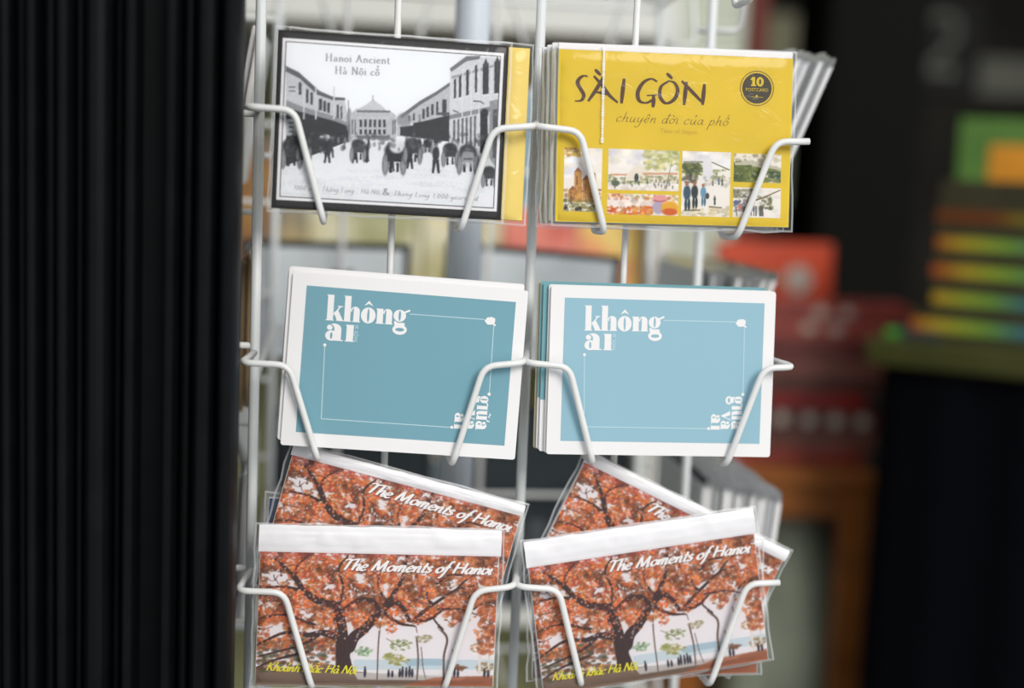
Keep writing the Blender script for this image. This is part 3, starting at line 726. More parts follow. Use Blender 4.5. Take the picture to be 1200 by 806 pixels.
def root_card(name, label, cat, group, cx, cz, y, h, tilt=0., lean=5., rotz=0.):
    """Empty at the middle of the card's lower edge; (cx, y, cz) is the card's centre, tilt clockwise as seen from the front"""
    e = Euler((R_(-lean), R_(tilt), R_(rotz)), 'YXZ')
    c = Vector((cx, y, cz+Z0)) - e.to_matrix() @ Vector((0, 0, h/2))
    return tag(empty(name, c, e, 'YXZ'), label, cat, group)

def copy_thing(src, label, group, cx, cz, y, h, tilt, lean=5., rotz=0.):
    e = Euler((R_(-lean), R_(tilt), R_(rotz)), 'YXZ')
    r = src.copy(); col.objects.link(r); r.rotation_euler = e
    r.location = Vector((cx, y, cz+Z0)) - e.to_matrix() @ Vector((0, 0, h/2))
    tag(r, label, None, group)
    for ch in src.children:
        c = ch.copy(); col.objects.link(c); c.parent = r
        for g in ch.children:
            d = g.copy(); col.objects.link(d); d.parent = c
    return r

def sheet(name, arr, x0, x1, zt, zb, y, parent):
    """printed sheet as a fine grid with a colour per vertex"""
    n, m_ = arr.shape[:2]
    xs = np.linspace(x0, x1, m_); zs = np.linspace(zt, zb, n)
    V = np.empty((n, m_, 3)); V[..., 0] = xs[None]; V[..., 1] = y; V[..., 2] = zs[:, None]
    idx = np.arange(n*m_).reshape(n, m_)
    F = np.stack([idx[1:, :-1], idx[1:, 1:], idx[:-1, 1:], idx[:-1, :-1]], -1).reshape(-1, 4)
    me = bpy.data.meshes.new(name); me.vertices.add(n*m_); me.vertices.foreach_set('co', V.ravel())
    me.loops.add(F.size); me.loops.foreach_set('vertex_index', F.ravel().astype(np.int32))
    me.polygons.add(len(F)); me.polygons.foreach_set('loop_start', np.arange(0, F.size, 4, dtype=np.int32))
    me.update(calc_edges=True); me.validate()
    a = arr.reshape(-1, 3); l = np.where(a <= .04045, a/12.92, ((a+.055)/1.055)**2.4)
    ca = me.color_attributes.new('print', 'FLOAT_COLOR', 'POINT'); ca.data.foreach_set('color', np.c_[l, np.ones(len(l))].ravel())
    me.materials.append(mat_print())
    o = bpy.data.objects.new(name, me); col.objects.link(o); o.parent = parent
    return o

def sleeve(parent, w, z0, z1, t, mx=.0035, mz0=.003, mz1=.004, seed=0, puff=.0006):
    """clear pouch round a card: front and back film meeting at a sealed edge"""
    rng = np.random.default_rng(seed); nx, nz = 26, 20
    X = np.linspace(-w/2-mx, w/2+mx, nx); Zs = np.linspace(z0-mz0, z1+mz1, nz)
    wob = value_noise(rng, nx, nz, 3.2); ex = (value_noise(rng, nx, nz, 2.)-.5)*.0016
    v = []
    for side in (-1, 1):
        for j, z in enumerate(Zs):
            for i, x in enumerate(X):
                ed = min((x+w/2+mx)/mx, (w/2+mx-x)/mx, (z-z0+mz0)/mz0, (z1+mz1-z)/mz1, 1.)
                edge = i in (0, nx-1) or j in (0, nz-1)
                k = max(0., ed)
                d = (t/2+.0008+puff*wob[j, i])*(k**.5)
                sx = ex[j, i] if i in (0, nx-1) else 0; sz = ex[j, i] if j in (0, nz-1) else 0
                v.append((x+sx, side*max(d, .0001), z+sz))
    n = nx*nz; fcs = []
    for s in (0, 1):
        for j in range(nz-1):
            for i in range(nx-1):
                a = s*n+j*nx+i; q = (a, a+1, a+nx+1, a+nx); fcs.append(q if s == 0 else q[::-1])
    o = mesh_obj('clear_sleeve', v, fcs, M_film, parent, True)
    # sealed rim
    rim = [j*nx for j in range(nz)]+[(nz-1)*nx+i for i in range(1, nx)]+[j*nx+nx-1 for j in range(nz-2, -1, -1)]+[i for i in range(nx-2, 0, -1)]
    P = [Vector(v[k]) for k in rim]; cx = Vector((0, 0, (z0+z1)/2)); vv = []; ff = []
    for p in P:
        dx = Vector((-math.copysign(.0013, p.x) if abs(abs(p.x)-w/2-mx) < .0012 else 0, 0, -math.copysign(.0013, p.z-cx.z) if (p.z < z0-mz0+.0012 or p.z > z1+mz1-.0012) else 0))
        vv += [p+Vector((0, -.0006, 0)), p+dx+Vector((0, -.0011, 0))]
    k = len(P)
    for i in range(k): j = (i+1) % k; ff.append((2*i, 2*j, 2*j+1, 2*i+1))
    mesh_obj('sleeve_seam', vv, ff, M_seam, o)
    return o

# ---- black and white street pack ---------------------------------------------
w, h, t = .1445, .1103, .0040
hn = root_card('postcard_pack', 'black-bordered pack with an old black and white street photo, Hanoi Ancient', 'postcard pack', 'postcard packs in the front pockets', -.0919, .147, -.0205, h, 1.0)
MB().box(-w/2, w/2, -t/2, t/2, 0, h, .0003).build('card_block', mat('black_card', (24, 22, 23), rough=.5), hn)
Hc = homography([(140, 100), (943, 158), (915, 770), (112, 727)], [(-w/2, h), (w/2, h), (w/2, 0), (-w/2, 0)])
HP = lambda *p: [tuple(q) for q in hmap(Hc, p)]
M_w = mat('print_white', (242, 240, 243), rough=.6, spec=.2); M_dk = mat('print_dark_grey', (70, 70, 76), rough=.6)
y = -t/2-.00012
fx, fz0, fz1 = w/2-.0030, .0052, h-.0050
ink('white_frame', [r2(-fx, fz0, fx, fz1)], M_w, hn, y)
ink('frame_line', [r2(-fx+.0018, fz0+.0018, fx-.0018, fz1-.0018)], M_dk, hn, y-.00008)
i2 = .0024
sheet('street_picture', paint_old_street(), -fx+i2, fx-i2, fz1-i2, fz0+i2, y-.00016, hn)
M_ttl = mat('print_mid_grey', (158, 156, 164), rough=.6)
for s, a, b, hh in [('Hanoi Ancient', (305, 211), (532, 222), 14), ('Hà Nội cổ', (338, 256), (496, 263), 14)]:
    L, adv = line_of_text(s, .30, .3, 0, 0, True, .22, True); p0, p1 = HP(a, b)
    ink('title_lettering', fit2(L, adv, p0, p1, hh*w/803), M_ttl, hn, y-.00024)
p0, p1 = HP((190, 664), (494, 680)); L, adv = line_of_text('1000 năm Thăng Long - Hà Nội', .22, .4, 0, .22, False, .14, True)
ink('caption_lettering', fit2(L, adv, p0, p1, 9*w/803), M_ttl, hn, y-.00024)
p0, p1 = HP((502, 682), (526, 683)); L, adv = line_of_text('&', .3, .4, 0, 0)
ink('caption_lettering', fit2(L, adv, p0, p1, 13*w/803), M_ttl, hn, y-.00024)
p0, p1 = HP((538, 684), (835, 702)); L, adv = line_of_text('Thang Long 1,000 years old', .22, .4, 0, .22, False, .14, True)
ink('caption_lettering', fit2(L, adv, p0, p1, 9*w/803), M_ttl, hn, y-.00024)
sleeve(hn, w, 0, h, t, .0022, .0022, .0022, 3)

# ---- plain yellow pack behind it -------------------------------------------------
w2, h2 = .150, .1100
yb = root_card('postcard_pack', 'yellow pack in crinkled film peeking out behind the black-bordered street pack', 'postcard pack', 'postcard packs in the front pockets', -.0802, .1466, -.0145, h2, 1.0)
M_yel = mat('print_yellow', (224, 193, 34), rough=.55, spec=.25, noise=.04, scale=30)
M_ypale = mat('print_pale_yellow', (240, 214, 110), rough=.5, spec=.3)
MB().box(-w2/2, w2/2, -t/2, t/2, 0, h2, .0003).build('card_block', M_ypale, yb)
sy = sleeve(yb, w2, 0, h2, t, .003, .003, .003, 8, .0020); sy.data.materials[0] = mat_film('crinkled_film', haze=.04, rough=.12, bump=1.)

# ---- yellow Saigon pack ------------------------------------------------------------
w, h = .155, .1098
M_khaki = mat('print_khaki', (206, 198, 164), rough=.6)
def saigon_block(parent, full):
    MB().box(-w/2, w/2, -t/2, t/2, 0, h, .0003).build('card_block', M_edge, parent)
    ink('yellow_cover', [r2(-w/2+.0002, .0002, w/2-.0002, h-.0002)], M_yel if full else M_khaki, parent, -t/2-.0001)
    MB().box(-w/2, w/2, -.0012, .0012, h, h+.0042, .0004).build('header_flap', M_paper, parent)
sg = root_card('postcard_pack', 'yellow pack lettered SÀI GÒN with six small watercolours', 'postcard pack', 'postcard packs in the front pockets', .0913, .1466, -.0205, h, -.6)
saigon_block(sg, True)
Hs = homography([(654, 58), (931, 68), (918, 267), (648, 259)], [(-w/2, h), (w/2, h), (w/2, 0), (-w/2, 0)])
HS = lambda pts: [tuple(q) for q in hmap(Hs, pts)]
c4 = lambda pts: HS([(650+a/4, 40+b/4) for a, b in pts]); c5 = lambda pts: HS([(640+a/4, 150+b/4) for a, b in pts])
M_brown = mat('print_brown', (84, 54, 34), rough=.6); M_brown2 = mat('print_soft_brown', (124, 88, 36), rough=.6); M_olive = mat('print_faint_olive', (196, 160, 40), rough=.6)
L = []
nibw = lambda k: (lambda tt, s: k*(.5+.5*abs(tt[1]))*(.75+.5*math.sin(math.pi*min(1, max(0, s)))))
for s in [[(150, 204), (132, 200), (112, 212), (102, 234), (116, 262), (130, 292), (118, 316), (88, 319)], [(222, 206), (190, 262), (150, 320)], [(178, 200), (212, 240), (250, 292), (288, 326)],
          [(178, 276), (210, 280), (248, 290)], [(184, 170), (196, 182), (210, 197)], [(320, 212), (312, 270), (305, 330)], [(474, 226), (446, 213), (408, 232), (382, 278), (390, 318), (424, 326), (456, 308)],
          [(456, 290), (455, 320), (452, 348)], [(424, 292), (472, 289)], [(527, 224), (492, 250), (486, 296), (512, 328), (550, 312), (570, 270), (556, 232), (527, 222)], [(520, 186), (532, 198), (546, 212)],
          [(612, 226), (605, 280), (598, 336)], [(590, 222), (640, 276), (690, 330)], [(697, 236), (691, 286), (685, 336)]]:
    ribbon(L, c4(s), nibw(.0022), 5)
ink('title_lettering', L, M_brown, sg, -t/2-.0002)
Ls, adv = line_of_text('chuyện đời của phố', .13, .55, .6, .3, False, .16); p0, p1 = c4([(276, 414), (806, 434)])
ink('subtitle_lettering', fit2(Ls, adv, p0, p1, 23/4*.000556), M_brown2, sg, -t/2-.0002)
p0, p1 = c4([(482, 466), (655, 474)]); font_text('tagline_lettering', 'Tales of Saigon', M_olive, sg, p0, p1, -t/2-.0002)
bc = c4([(945, 256)])[0]; k = .000139
ink('badge_ring', [ring2(*bc, 82*k, 82*k, 78*k, 78*k, 32)], M_brown2, sg, -t/2-.0002)
ink('badge', [ell2(*bc, 71*k, 71*k, 32)], mat('print_badge', (66, 58, 40), rough=.6), sg, -t/2-.0002)
L = [r2(bc[0]-24*k, bc[1]+12*k, bc[0]-10*k, bc[1]+52*k), q2((bc[0]-34*k, bc[1]+40*k), (bc[0]-24*k, bc[1]+36*k), (bc[0]-12*k, bc[1]+52*k), (bc[0]-24*k, bc[1]+52*k)), r2(bc[0]-30*k, bc[1]+10*k, bc[0]-4*k, bc[1]+16*k),
     ring2(bc[0]+14*k, bc[1]+31*k, 18*k, 22*k, 5*k, 13*k)]
ink('badge_number', L, M_yel, sg, -t/2-.0003)
font_text('badge_lettering', 'POSTCARD', M_yel, sg, (bc[0]-54*k, bc[1]-14*k), (bc[0]+54*k, bc[1]-14*k), -t/2-.0003)
ink('badge_ornament', [r2(bc[0]-30*k, bc[1]-42*k, bc[0]-6*k, bc[1]-40*k), r2(bc[0]+6*k, bc[1]-42*k, bc[0]+30*k, bc[1]-40*k), ell2(bc[0], bc[1]-36*k, 5*k, 6*k)], M_yel, sg, -t/2-.0003)
for i in range(6):
    a, q = thumb(i); P = c5(q)
    x0 = (P[0][0]+P[3][0])/2; x1 = (P[1][0]+P[2][0])/2; zt = (P[0][1]+P[1][1])/2; zb = (P[2][1]+P[3][1])/2
    sheet('watercolour', a, x0, x1, zt, zb, -t/2-.0002, sg)
s_ = sleeve(sg, w, 0, h, t, .0028, .0035, .0045, 12)
L = []; rr = random.Random(4)
for i in range(34):
    a = i/34; p = c4([(226-16*a, 62+460*a)])[0]; ww = .0005+.0005*rr.random(); L.append(r2(p[0]-ww, p[1]-.0009, p[0]+ww, p[1]+.0007))
ink('sleeve_seal_glare', L, mat_film('film_seal_glare', haze=.75, rough=.3), s_, -t/2-.0019)  # sleeve seal, its glare painted as white dashes
for i in range(3):
    b = root_card('postcard_pack', ['yellow pack directly behind the SÀI GÒN pack, only its pale side edge showing', 'second sleeved pack behind the SÀI GÒN pack, seen as a pale edge', 'rearmost sleeved pack behind the SÀI GÒN pack, seen as a pale edge'][i],
                  'postcard pack', 'postcard packs in the front pockets', .0913-.0022*(i+1)-.001, .1466-.001*i, -.0205+.0058*(i+1), h, -.6)
    saigon_block(b, False); sleeve(b, w, 0, h, t, .0025, .003, .003, 20+i)

# ---- blue postcards -------------------------------------------------------------------
w, h, tb = .1515, .1105, .0012
M_blueA = mat('print_blue', (149, 188, 203), rough=.6, spec=.2); M_blueShaded = mat('print_blue_shaded', (118, 164, 178), rough=.6, spec=.2)  # one blue print; the left card's weaker light is put into the darker colour
Hb = homography([(644, 334.5), (907, 341), (904.5, 535), (639, 529)], [(-w/2, h), (w/2, h), (w/2, 0), (-w/2, 0)])
cb = lambda pts: [tuple(q) for q in hmap(Hb, [(640+a/4.243, 340+b/4.243) for a, b in pts])]
def rounded(x0, z0, x1, z1, r, n=5):
    o = []
    for cx, cz, a0 in ((x1-r, z0+r, -90), (x1-r, z1-r, 0), (x0+r, z1-r, 90), (x0+r, z0+r, 180)):
        for k in range(n+1): a = R_(a0+90*k/n); o.append((cx+r*math.cos(a), cz+r*math.sin(a)))
    return o
def card_blank(parent, m=M_paper):
    o = rounded(-w/2, 0, w/2, h, .0018); n = len(o)
    v = [(a, -tb/2, b) for a, b in o]+[(a, tb/2, b) for a, b in o]
    mesh_obj('card_stock', v, [tuple(range(n)), tuple(range(2*n-1, n-1, -1))]+[(i, (i+1) % n, n+(i+1) % n, n+i) for i in range(n)], m, parent)
def blue_card(root, mblue, lm):
    card_blank(root)
    y = -tb/2-.0001
    P = cb([(80, 38), (1075, 60), (1068, 755), (68, 742)])
    x0 = (P[0][0]+P[3][0])/2; x1 = (P[1][0]+P[2][0])/2; z1 = (P[0][1]+P[1][1])/2; z0 = (P[2][1]+P[3][1])/2
    ink('blue_panel', [r2(x0, z0, x1, z1)], mblue, root, y)
    L, adv = fat('không'); a, b = cb([(178, 196), (570, 202)]); Lw = fit2(L, adv, a, b, 72/4.243*.000571)
    L, adv = fat('ai'); a, b = cb([(178, 290), (318, 293)]); Lw += fit2(L, adv, a, b, 80/4.243*.000571)
    ink('title_lettering', Lw, M_paper, root, y-.0001)
    a, b = cb([(333, 290), (334, 212)]); font_text('side_lettering', 'một ai', lm, root, a, b, y-.0001)
    # lines, dots, flower
    def ln(p, q, wd=.0005): r = []; ribbon(r, cb([p, q]), lambda t_, s: wd); return r
    L = ln((572, 146), (930, 153))+ln((977, 182), (977, 505))+ln((181, 320), (182, 668))+ln((184, 668), (800, 682))
    ink('thin_rules', L, lm, root, y-.0001)
    for q, rd in [((181, 314), .0010), ((806, 681), .0010), ((976, 512), .0011)]: ink('dot', [ell2(*cb([q])[0], rd, rd)], M_paper, root, y-.0001)
    for ang, r_ in [(10, 26), (60, 22), (120, 24), (175, 28), (230, 22), (300, 24), (330, 30)]:
        cx, cy = 958+r_*.45*math.cos(R_(ang)), 158+r_*.45*math.sin(R_(ang)); ink('petal', [ell2(*cb([(cx, cy)])[0], .0018, .0013)], M_paper, root, y-.0001-ang*1e-7)
    ink('flower_stalk', ln((960, 160), (985, 180), .0012), M_paper, root, y-.0001)
    # words turned a quarter clockwise
    Lw = []
    for s, xb, y0, y1, hgt in [('giữa', 922, 520, 692, 52), ('và', 868, 592, 690, 46), ('ai', 818, 608, 690, 46)]:
        L, adv = fat(s); a, b = cb([(xb, y0), (xb-2, y1)]); Lw += fit2(L, adv, a, b, hgt/4.243*.000571)
    ink('turned_lettering', Lw, M_paper, root, y-.0001)
M_lineb = mat('print_light_blue', (196, 220, 230), rough=.6)
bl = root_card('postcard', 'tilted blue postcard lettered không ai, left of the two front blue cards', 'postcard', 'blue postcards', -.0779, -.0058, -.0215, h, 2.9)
blue_card(bl, M_blueShaded, M_lineb)
br = root_card('postcard', 'upright blue postcard lettered không ai under the yellow SÀI GÒN pack', 'postcard', 'blue postcards', .0913, -.0055, -.0215, h, .0)
blue_card(br, M_blueA, M_lineb)
for i, (dx, dz, tl, lab) in enumerate([(-.0022, .0032, 2.6, 'white-edged postcard directly behind the tilted blue card'), (-.0018, .0036, 2.7, 'second white-edged postcard behind the tilted blue card'),
                                       (-.003, .0028, 2.9, 'rearmost white-edged postcard behind the tilted blue card')]):
    b = root_card('postcard', lab, 'postcard', 'postcards behind the blue cards', -.0779+dx, -.0058+dz, -.0215+.0024*(i+1), h, tl); card_blank(b)
    ink('blue_panel', [r2(-w/2+.008, .008, w/2-.008, h-.008)], M_blueShaded, b, -tb/2-.0001)
M_teal = mat('print_deep_teal', (116, 168, 176), rough=.6); M_buff = mat('buff_card', (196, 186, 156), rough=.8)
for i, (dx, dz, kind, lab) in enumerate([(-.0012, .0003, 0, 'white-edged postcard right behind the upright blue card'), (-.0042, .0008, 1, 'teal and white postcard jutting out behind the upright blue card'),
                                         (-.0058, .0018, 1, 'second teal postcard behind the upright blue card'), (-.0072, .0016, 2, 'buff-backed card rearmost behind the upright blue card')]):
    b = root_card('postcard', lab, 'postcard', 'postcards behind the blue cards', .0913+dx, -.0055+dz, -.0215+.0026*(i+1), h, 0); card_blank(b, M_buff if kind == 2 else M_paper)
    if kind == 1: ink('teal_panel', [r2(-w/2, .034, w/2, h)], M_teal, b, -tb/2-.0001)
    if kind == 0: ink('blue_panel', [r2(-w/2+.008, .008, w/2-.008, h-.008)], M_blueA, b, -tb/2-.0001)

# ---- red tree packs ------------------------------------------------------------------------
w, t, hp = .1565, .0042, .0885
GR = 'red autumn tree packs'
Ht = homography([(92, 165), (1112, 190), (1102, 778), (74, 770)], [(-w/2, hp), (w/2, hp), (w/2, 0), (-w/2, 0)])
ct = lambda *p: [tuple(q) for q in hmap(Ht, p)]
M_tw = mat('print_title_white', (244, 240, 240), rough=.5); M_tsh = mat('print_title_shadow', (96, 52, 44), rough=.6); M_ty = mat('print_caption_yellow', (226, 216, 40), rough=.5)
M_hdr = mat('header_white', (240, 238, 241), rough=.3, spec=.5)
def brush(root, txt, a, b, hh, m, name, yy, off=(0, 0), wgt=.42):
    L, adv = line_of_text(txt, wgt, .42, .5, .38, False, .0); p0, p1 = ct(a, b)
    return ink(name, fit2(L, adv, (p0[0]+off[0], p0[1]+off[1]), (p1[0]+off[0], p1[1]+off[1]), hh*w/1020), m, root, yy)
tree_arr = paint_red_tree(); tree_me = [None]
def tree_pack(label, hdr, cx, cz, y, tilt, seed, mx=.0036):
    """pack of tree cards under a white header of height hdr"""
    h = hp+hdr
    r = root_card('postcard_pack', label, 'postcard pack', GR, cx, cz, y, h, tilt)
    MB().box(-w/2, w/2, -t/2, t/2, 0, h, .0003).build('card_block', M_edge, r)
    if tree_me[0] is None: tree_me[0] = sheet('tree_picture', tree_arr, -w/2+.0004, w/2-.0004, hp, .0004, -t/2-.00015, r).data
    else: o = bpy.data.objects.new('tree_picture', tree_me[0]); col.objects.link(o); o.parent = r
    rng = np.random.default_rng(seed); nx, nz = 60, 9; n1 = value_noise(rng, nx, nz, 4)*.6+value_noise(rng, nx, nz, 1.7)*.4
    v = [(-w/2-.001+(w+.002)*i/(nx-1), -t/2-.0004-(.0018*n1[j, i]+.0008*(j % 2))*math.sin(math.pi*j/(nz-1)), hp-.0008+(hdr+.001)*j/(nz-1)+.0014*(n1[j, i]-.5)*(j == nz-1)) for j in range(nz) for i in range(nx)]
    mesh_obj('header_flap', v, [(j*nx+i, j*nx+i+1, (j+1)*nx+i+1, (j+1)*nx+i) for j in range(nz-1) for i in range(nx-1)], M_hdr, r, True)
    brush(r, 'The Moments of Hanoi', (440, 252), (1080, 274), 25, M_tsh, 'title_shadow', -t/2-.0003, (.0005, -.0005))
    brush(r, 'The Moments of Hanoi', (440, 252), (1080, 274), 25, M_tw, 'title_lettering', -t/2-.0004)
    brush(r, 'Khoảnh khắc Hà Nội', (122, 702), (512, 718), 19, M_ty, 'caption_lettering', -t/2-.0004, (0, 0), .34)
    sleeve(r, w, 0, h, t, mx, .002, .0015, seed, .0007)
    return r
tree_pack('upright red autumn tree pack lettered The Moments of Hanoi, below the tilted blue card', .0165, -.0905, -.1655, -.0205, 1.0, 33)
tree_pack('red autumn tree pack leaning anticlockwise below the upright blue card', .0165, .0905, -.1620, -.0205, -8.8, 34)
tree_pack('red autumn tree pack tipped clockwise behind the upright tree pack', .0068, -.0832, -.1250, -.0135, 14.4, 35)
tree_pack('steeply tipped red tree pack behind the anticlockwise-leaning tree pack', .0072, .0996, -.1400, -.0070, 25.2, 36)
tree_pack('red tree pack almost hidden behind the leaning one, lower edge showing', .004, .0915, -.1690, -.0138, -1.0, 37)
# navy-topped pack at the far left behind the tipped one
nb = root_card('postcard_pack', 'pack with a navy corner behind the clockwise-tipped tree pack', 'postcard pack', 'postcard packs in the front pockets', -.0895, -.152, -.0066, .105, 2)
MB().box(-.076, .076, -.0018, .0018, 0, .105, .0003).build('card_block', M_edge, nb)
ink('navy_cover', [r2(-.0755, .0005, .0755, .1045)], mat('print_navy', (70, 86, 116), rough=.5), nb, -.0019)
sleeve(nb, .152, 0, .105, .0036, .003, .002, .004, 41)

# ---- packs in the side pockets, seen edge-on ------------------------------------------------
def plain_pack(name, label, group, cx, cz, y, wd, hg, th, tilt, lean, rotz, cover, block=M_edge, film=True, seed=0):
    r = root_card(name, label, 'postcard pack', group, cx, cz, y, hg, tilt, lean, rotz)
    MB().box(-wd/2, wd/2, -th/2, th/2, 0, hg, .0003).build('card_block', block, r)
    MB().box(-wd/2+.0002, wd/2-.0002, -th/2-.0004, -th/2-.00005, .0002, hg-.0002).build('front_cover', cover, r)
    MB().box(-wd/2+.0002, wd/2-.0002, th/2+.00005, th/2+.0004, .0002, hg-.0002).build('back_cover', mat('card_back', (228, 230, 228), rough=.6, noise=.05, scale=40), r)
    if film == 'full': sleeve(r, wd, 0, hg, th, .0032, .003, .004, seed)
    elif film:                              # only the free upper flap of the sleeve stands clear of its neighbours
        q = random.Random(seed); n = 12; v = []
        for s in (-1, 1):
            for k in range(n+1): a = -wd/2-.002+(wd+.004)*k/n; v += [(a, s*th*.45, hg-.002), (a, s*th*.12+.0006*(q.random()-.5), hg+.006+.0016*q.random())]
        f_ = [(2*k, 2*k+2, 2*k+3, 2*k+1) for k in range(n)]; m2 = 2*n+2
        mesh_obj('sleeve_flap', v, f_+[tuple(m2+i for i in g) for g in f_], M_flap, r, True)
    return r
rr = random.Random(9)
ORD = 'first second third fourth fifth sixth seventh eighth ninth tenth eleventh twelfth thirteenth fourteenth'.split()
covs = [mat('cover_grey', (186, 190, 192), rough=.5), mat('cover_white', (236, 236, 238), rough=.5), mat('cover_slate', (110, 118, 120), rough=.5), mat('cover_sand', (206, 196, 176), rough=.5)]
M_edges = [M_edge, mat('edge_grey', (186, 188, 192), rough=.8), mat('edge_dark', (120, 122, 126), rough=.8), M_paper]
for i in range(12):
    plain_pack('postcard_pack', ORD[i]+' pack counting outward in the tight edge-on stack beside the leaning tree pack', 'edge-on packs in the lower side pocket',
               .170+.0046*i, -.174+.002*rr.random()-.0006*i, .208+.008*rr.random()-.002*i, .148, .108, .0036, 0, -1-.35*i, 90, covs[i % 2], M_edges[[0, 3, 1, 3, 0, 3, 1, 3, 0, 3, 1, 3][i]], True, 60+i)
for i in range(9):
    plain_pack('postcard_pack', ORD[i]+' pack counting outward in the edge-on fan beside the SÀI GÒN pack', 'edge-on packs in the upper side pocket',
               .184+.0040*i, .158+.0030*rr.random()-.0004*i, .170+.008*rr.random(), .148, .112, .0024, 0, -19-.3*i, 90, covs[[0, 2, 1, 0, 2, 1, 0, 1, 0][i]], M_edges[[0, 2, 3, 1, 3, 2, 3, 2, 3][i]], True, 80+i)
for i in range(7):
    plain_pack('postcard_pack', ORD[i]+' pack counting outward in the edge-on group above the upright blue card', 'edge-on packs in the middle side pocket',
               .176+.0058*i, -.0125+.002*rr.random()+.0015*(i > 3), .285-.006*i+.01*rr.random(), .148, .110, .0030, 0, -3-3.2*i, 90, covs[[2, 0, 2, 0, 1, 3, 1][i]], M_edges[[2, 1, 2, 3, 2, 0, 3][i]], True, 95+i)
covs.append(mat('cover_brown', (150, 116, 78), rough=.6)); M_edges.append(mat('edge_brown', (176, 148, 108), rough=.8))
left = [  # cx, cz, y, tilt, lean, cover, edge, label
    (-.1865, .157, .150, 0, 9, 1, 3, 'pale leaning pack in the side pocket next to the shutter, level with the street photo'),
    (-.1912, .160, .156, 0, 10, 1, 3, 'second pale leaning pack next to the shutter, level with the street photo'),
    (-.1960, .150, .165, 0, 10.5, 2, 2, 'dark pack outermost beside the shutter, level with the street photo'),
    (-.1835, -.002, .175, 0, .6, 4, 4, 'brown-edged pack next to the shutter, level with the tilted blue card'),
    (-.1882, -.006, .180, 0, .9, 3, 4, 'sand-covered pack behind the shutter edge, level with the tilted blue card'),
    (-.1928, -.012, .190, 0, 1.2, 2, 2, 'slate pack outermost beside the shutter, level with the tilted blue card'),
    (-.1850, -.1555, .165, 1, 2, 1, 3, 'sleeved pack next to the shutter, level with the upright tree pack'),
    (-.1900, -.165, .18, -2, 2.4, 0, 0, 'second sleeved pack next to the shutter, level with the upright tree pack')]
for k, lab in enumerate(['white pack hanging low and aslant beside the shutter, below the wire joint', 'second white pack hanging low and aslant beside the shutter']):
    left.append((-.1975-.0052*k, -.068+.003*k, .205+.004*k, 10+7*k, -17-2*k, 1, 3, lab))
for i, (cx, cz, y, tl, ln_, cv, ed, lab) in enumerate(left):
    plain_pack('postcard_pack', lab, 'packs in the pockets beside the shutter', cx, cz, y, .148, .108, .0030, tl, ln_, -90, covs[cv], M_edges[ed], True, 110+i)

# ---- packs on the far side, seen from behind -------------------------------------------------
M_bk = mat('dark_sleeve_back', (44, 50, 54), rough=.5); M_lab = mat('card_reverse', (232, 238, 242), rough=.6, noise=.03, scale=50)
def far_pack(label, cx, cz, wd, hg, tilt, body, face, lines=True, y=.405, seed=0):
    r = root_card('postcard_pack', label, 'postcard pack', 'packs on the far side of the rack', cx, cz, y, hg, tilt, 0, 180)
    MB().box(-wd/2, wd/2, -.004, .004, 0, hg, .0005).build('card_block', body, r)
    o = MB().box(-wd/2+.007, wd/2-.007, .0041, .0045, .002, hg-.006).build('reverse_sheet', face, r)
    if lines:
        b = random.Random(seed); mb = MB()
        for k in range(5): x = -wd*.1+b.random()*.01; mb.box(x-.028*b.random()-.012, x+.03, .0046, .0048, hg*.35+k*.009, hg*.35+k*.009+.0035)
        mb.build('printed_lines', mat('print_slate', (120, 128, 134), rough=.7), r)
        for k in range(2): MB().box(-wd*.16+k*.012, -wd*.16+.008+k*.012, .0046, .0048, hg-.036, hg-.026).build('printed_mark', M_dk, r)
    return r
far_pack('grey-backed dark-rimmed pack on the far side, left of the pole', -.128, -.008, .156, .110, 0, M_bk, M_lab, True, .405, 1)
far_pack('grey-backed dark-rimmed pack on the far side, tilted, behind the pole', .064, -.009, .168, .112, -3.2, M_bk, M_lab, False, .405, 2)
far_pack('dark slate pack low on the far side, left of the pole', -.100, -.163, .150, .110, 1, M_bk, mat('card_reverse_dark', (52, 60, 64), rough=.5), False, .405, 3)
far_pack('dark slate pack low on the far side, right of the pole', .092, -.160, .150, .110, -1, M_bk, _m['card_reverse_dark'], False, .405, 4)
far_pack('pale blue-backed pack high on the far side, right of the pole', .082, .142, .150, .110, 2, M_edges[1], mat('card_reverse_blue', (150, 176, 190), rough=.6), True, .405, 5)

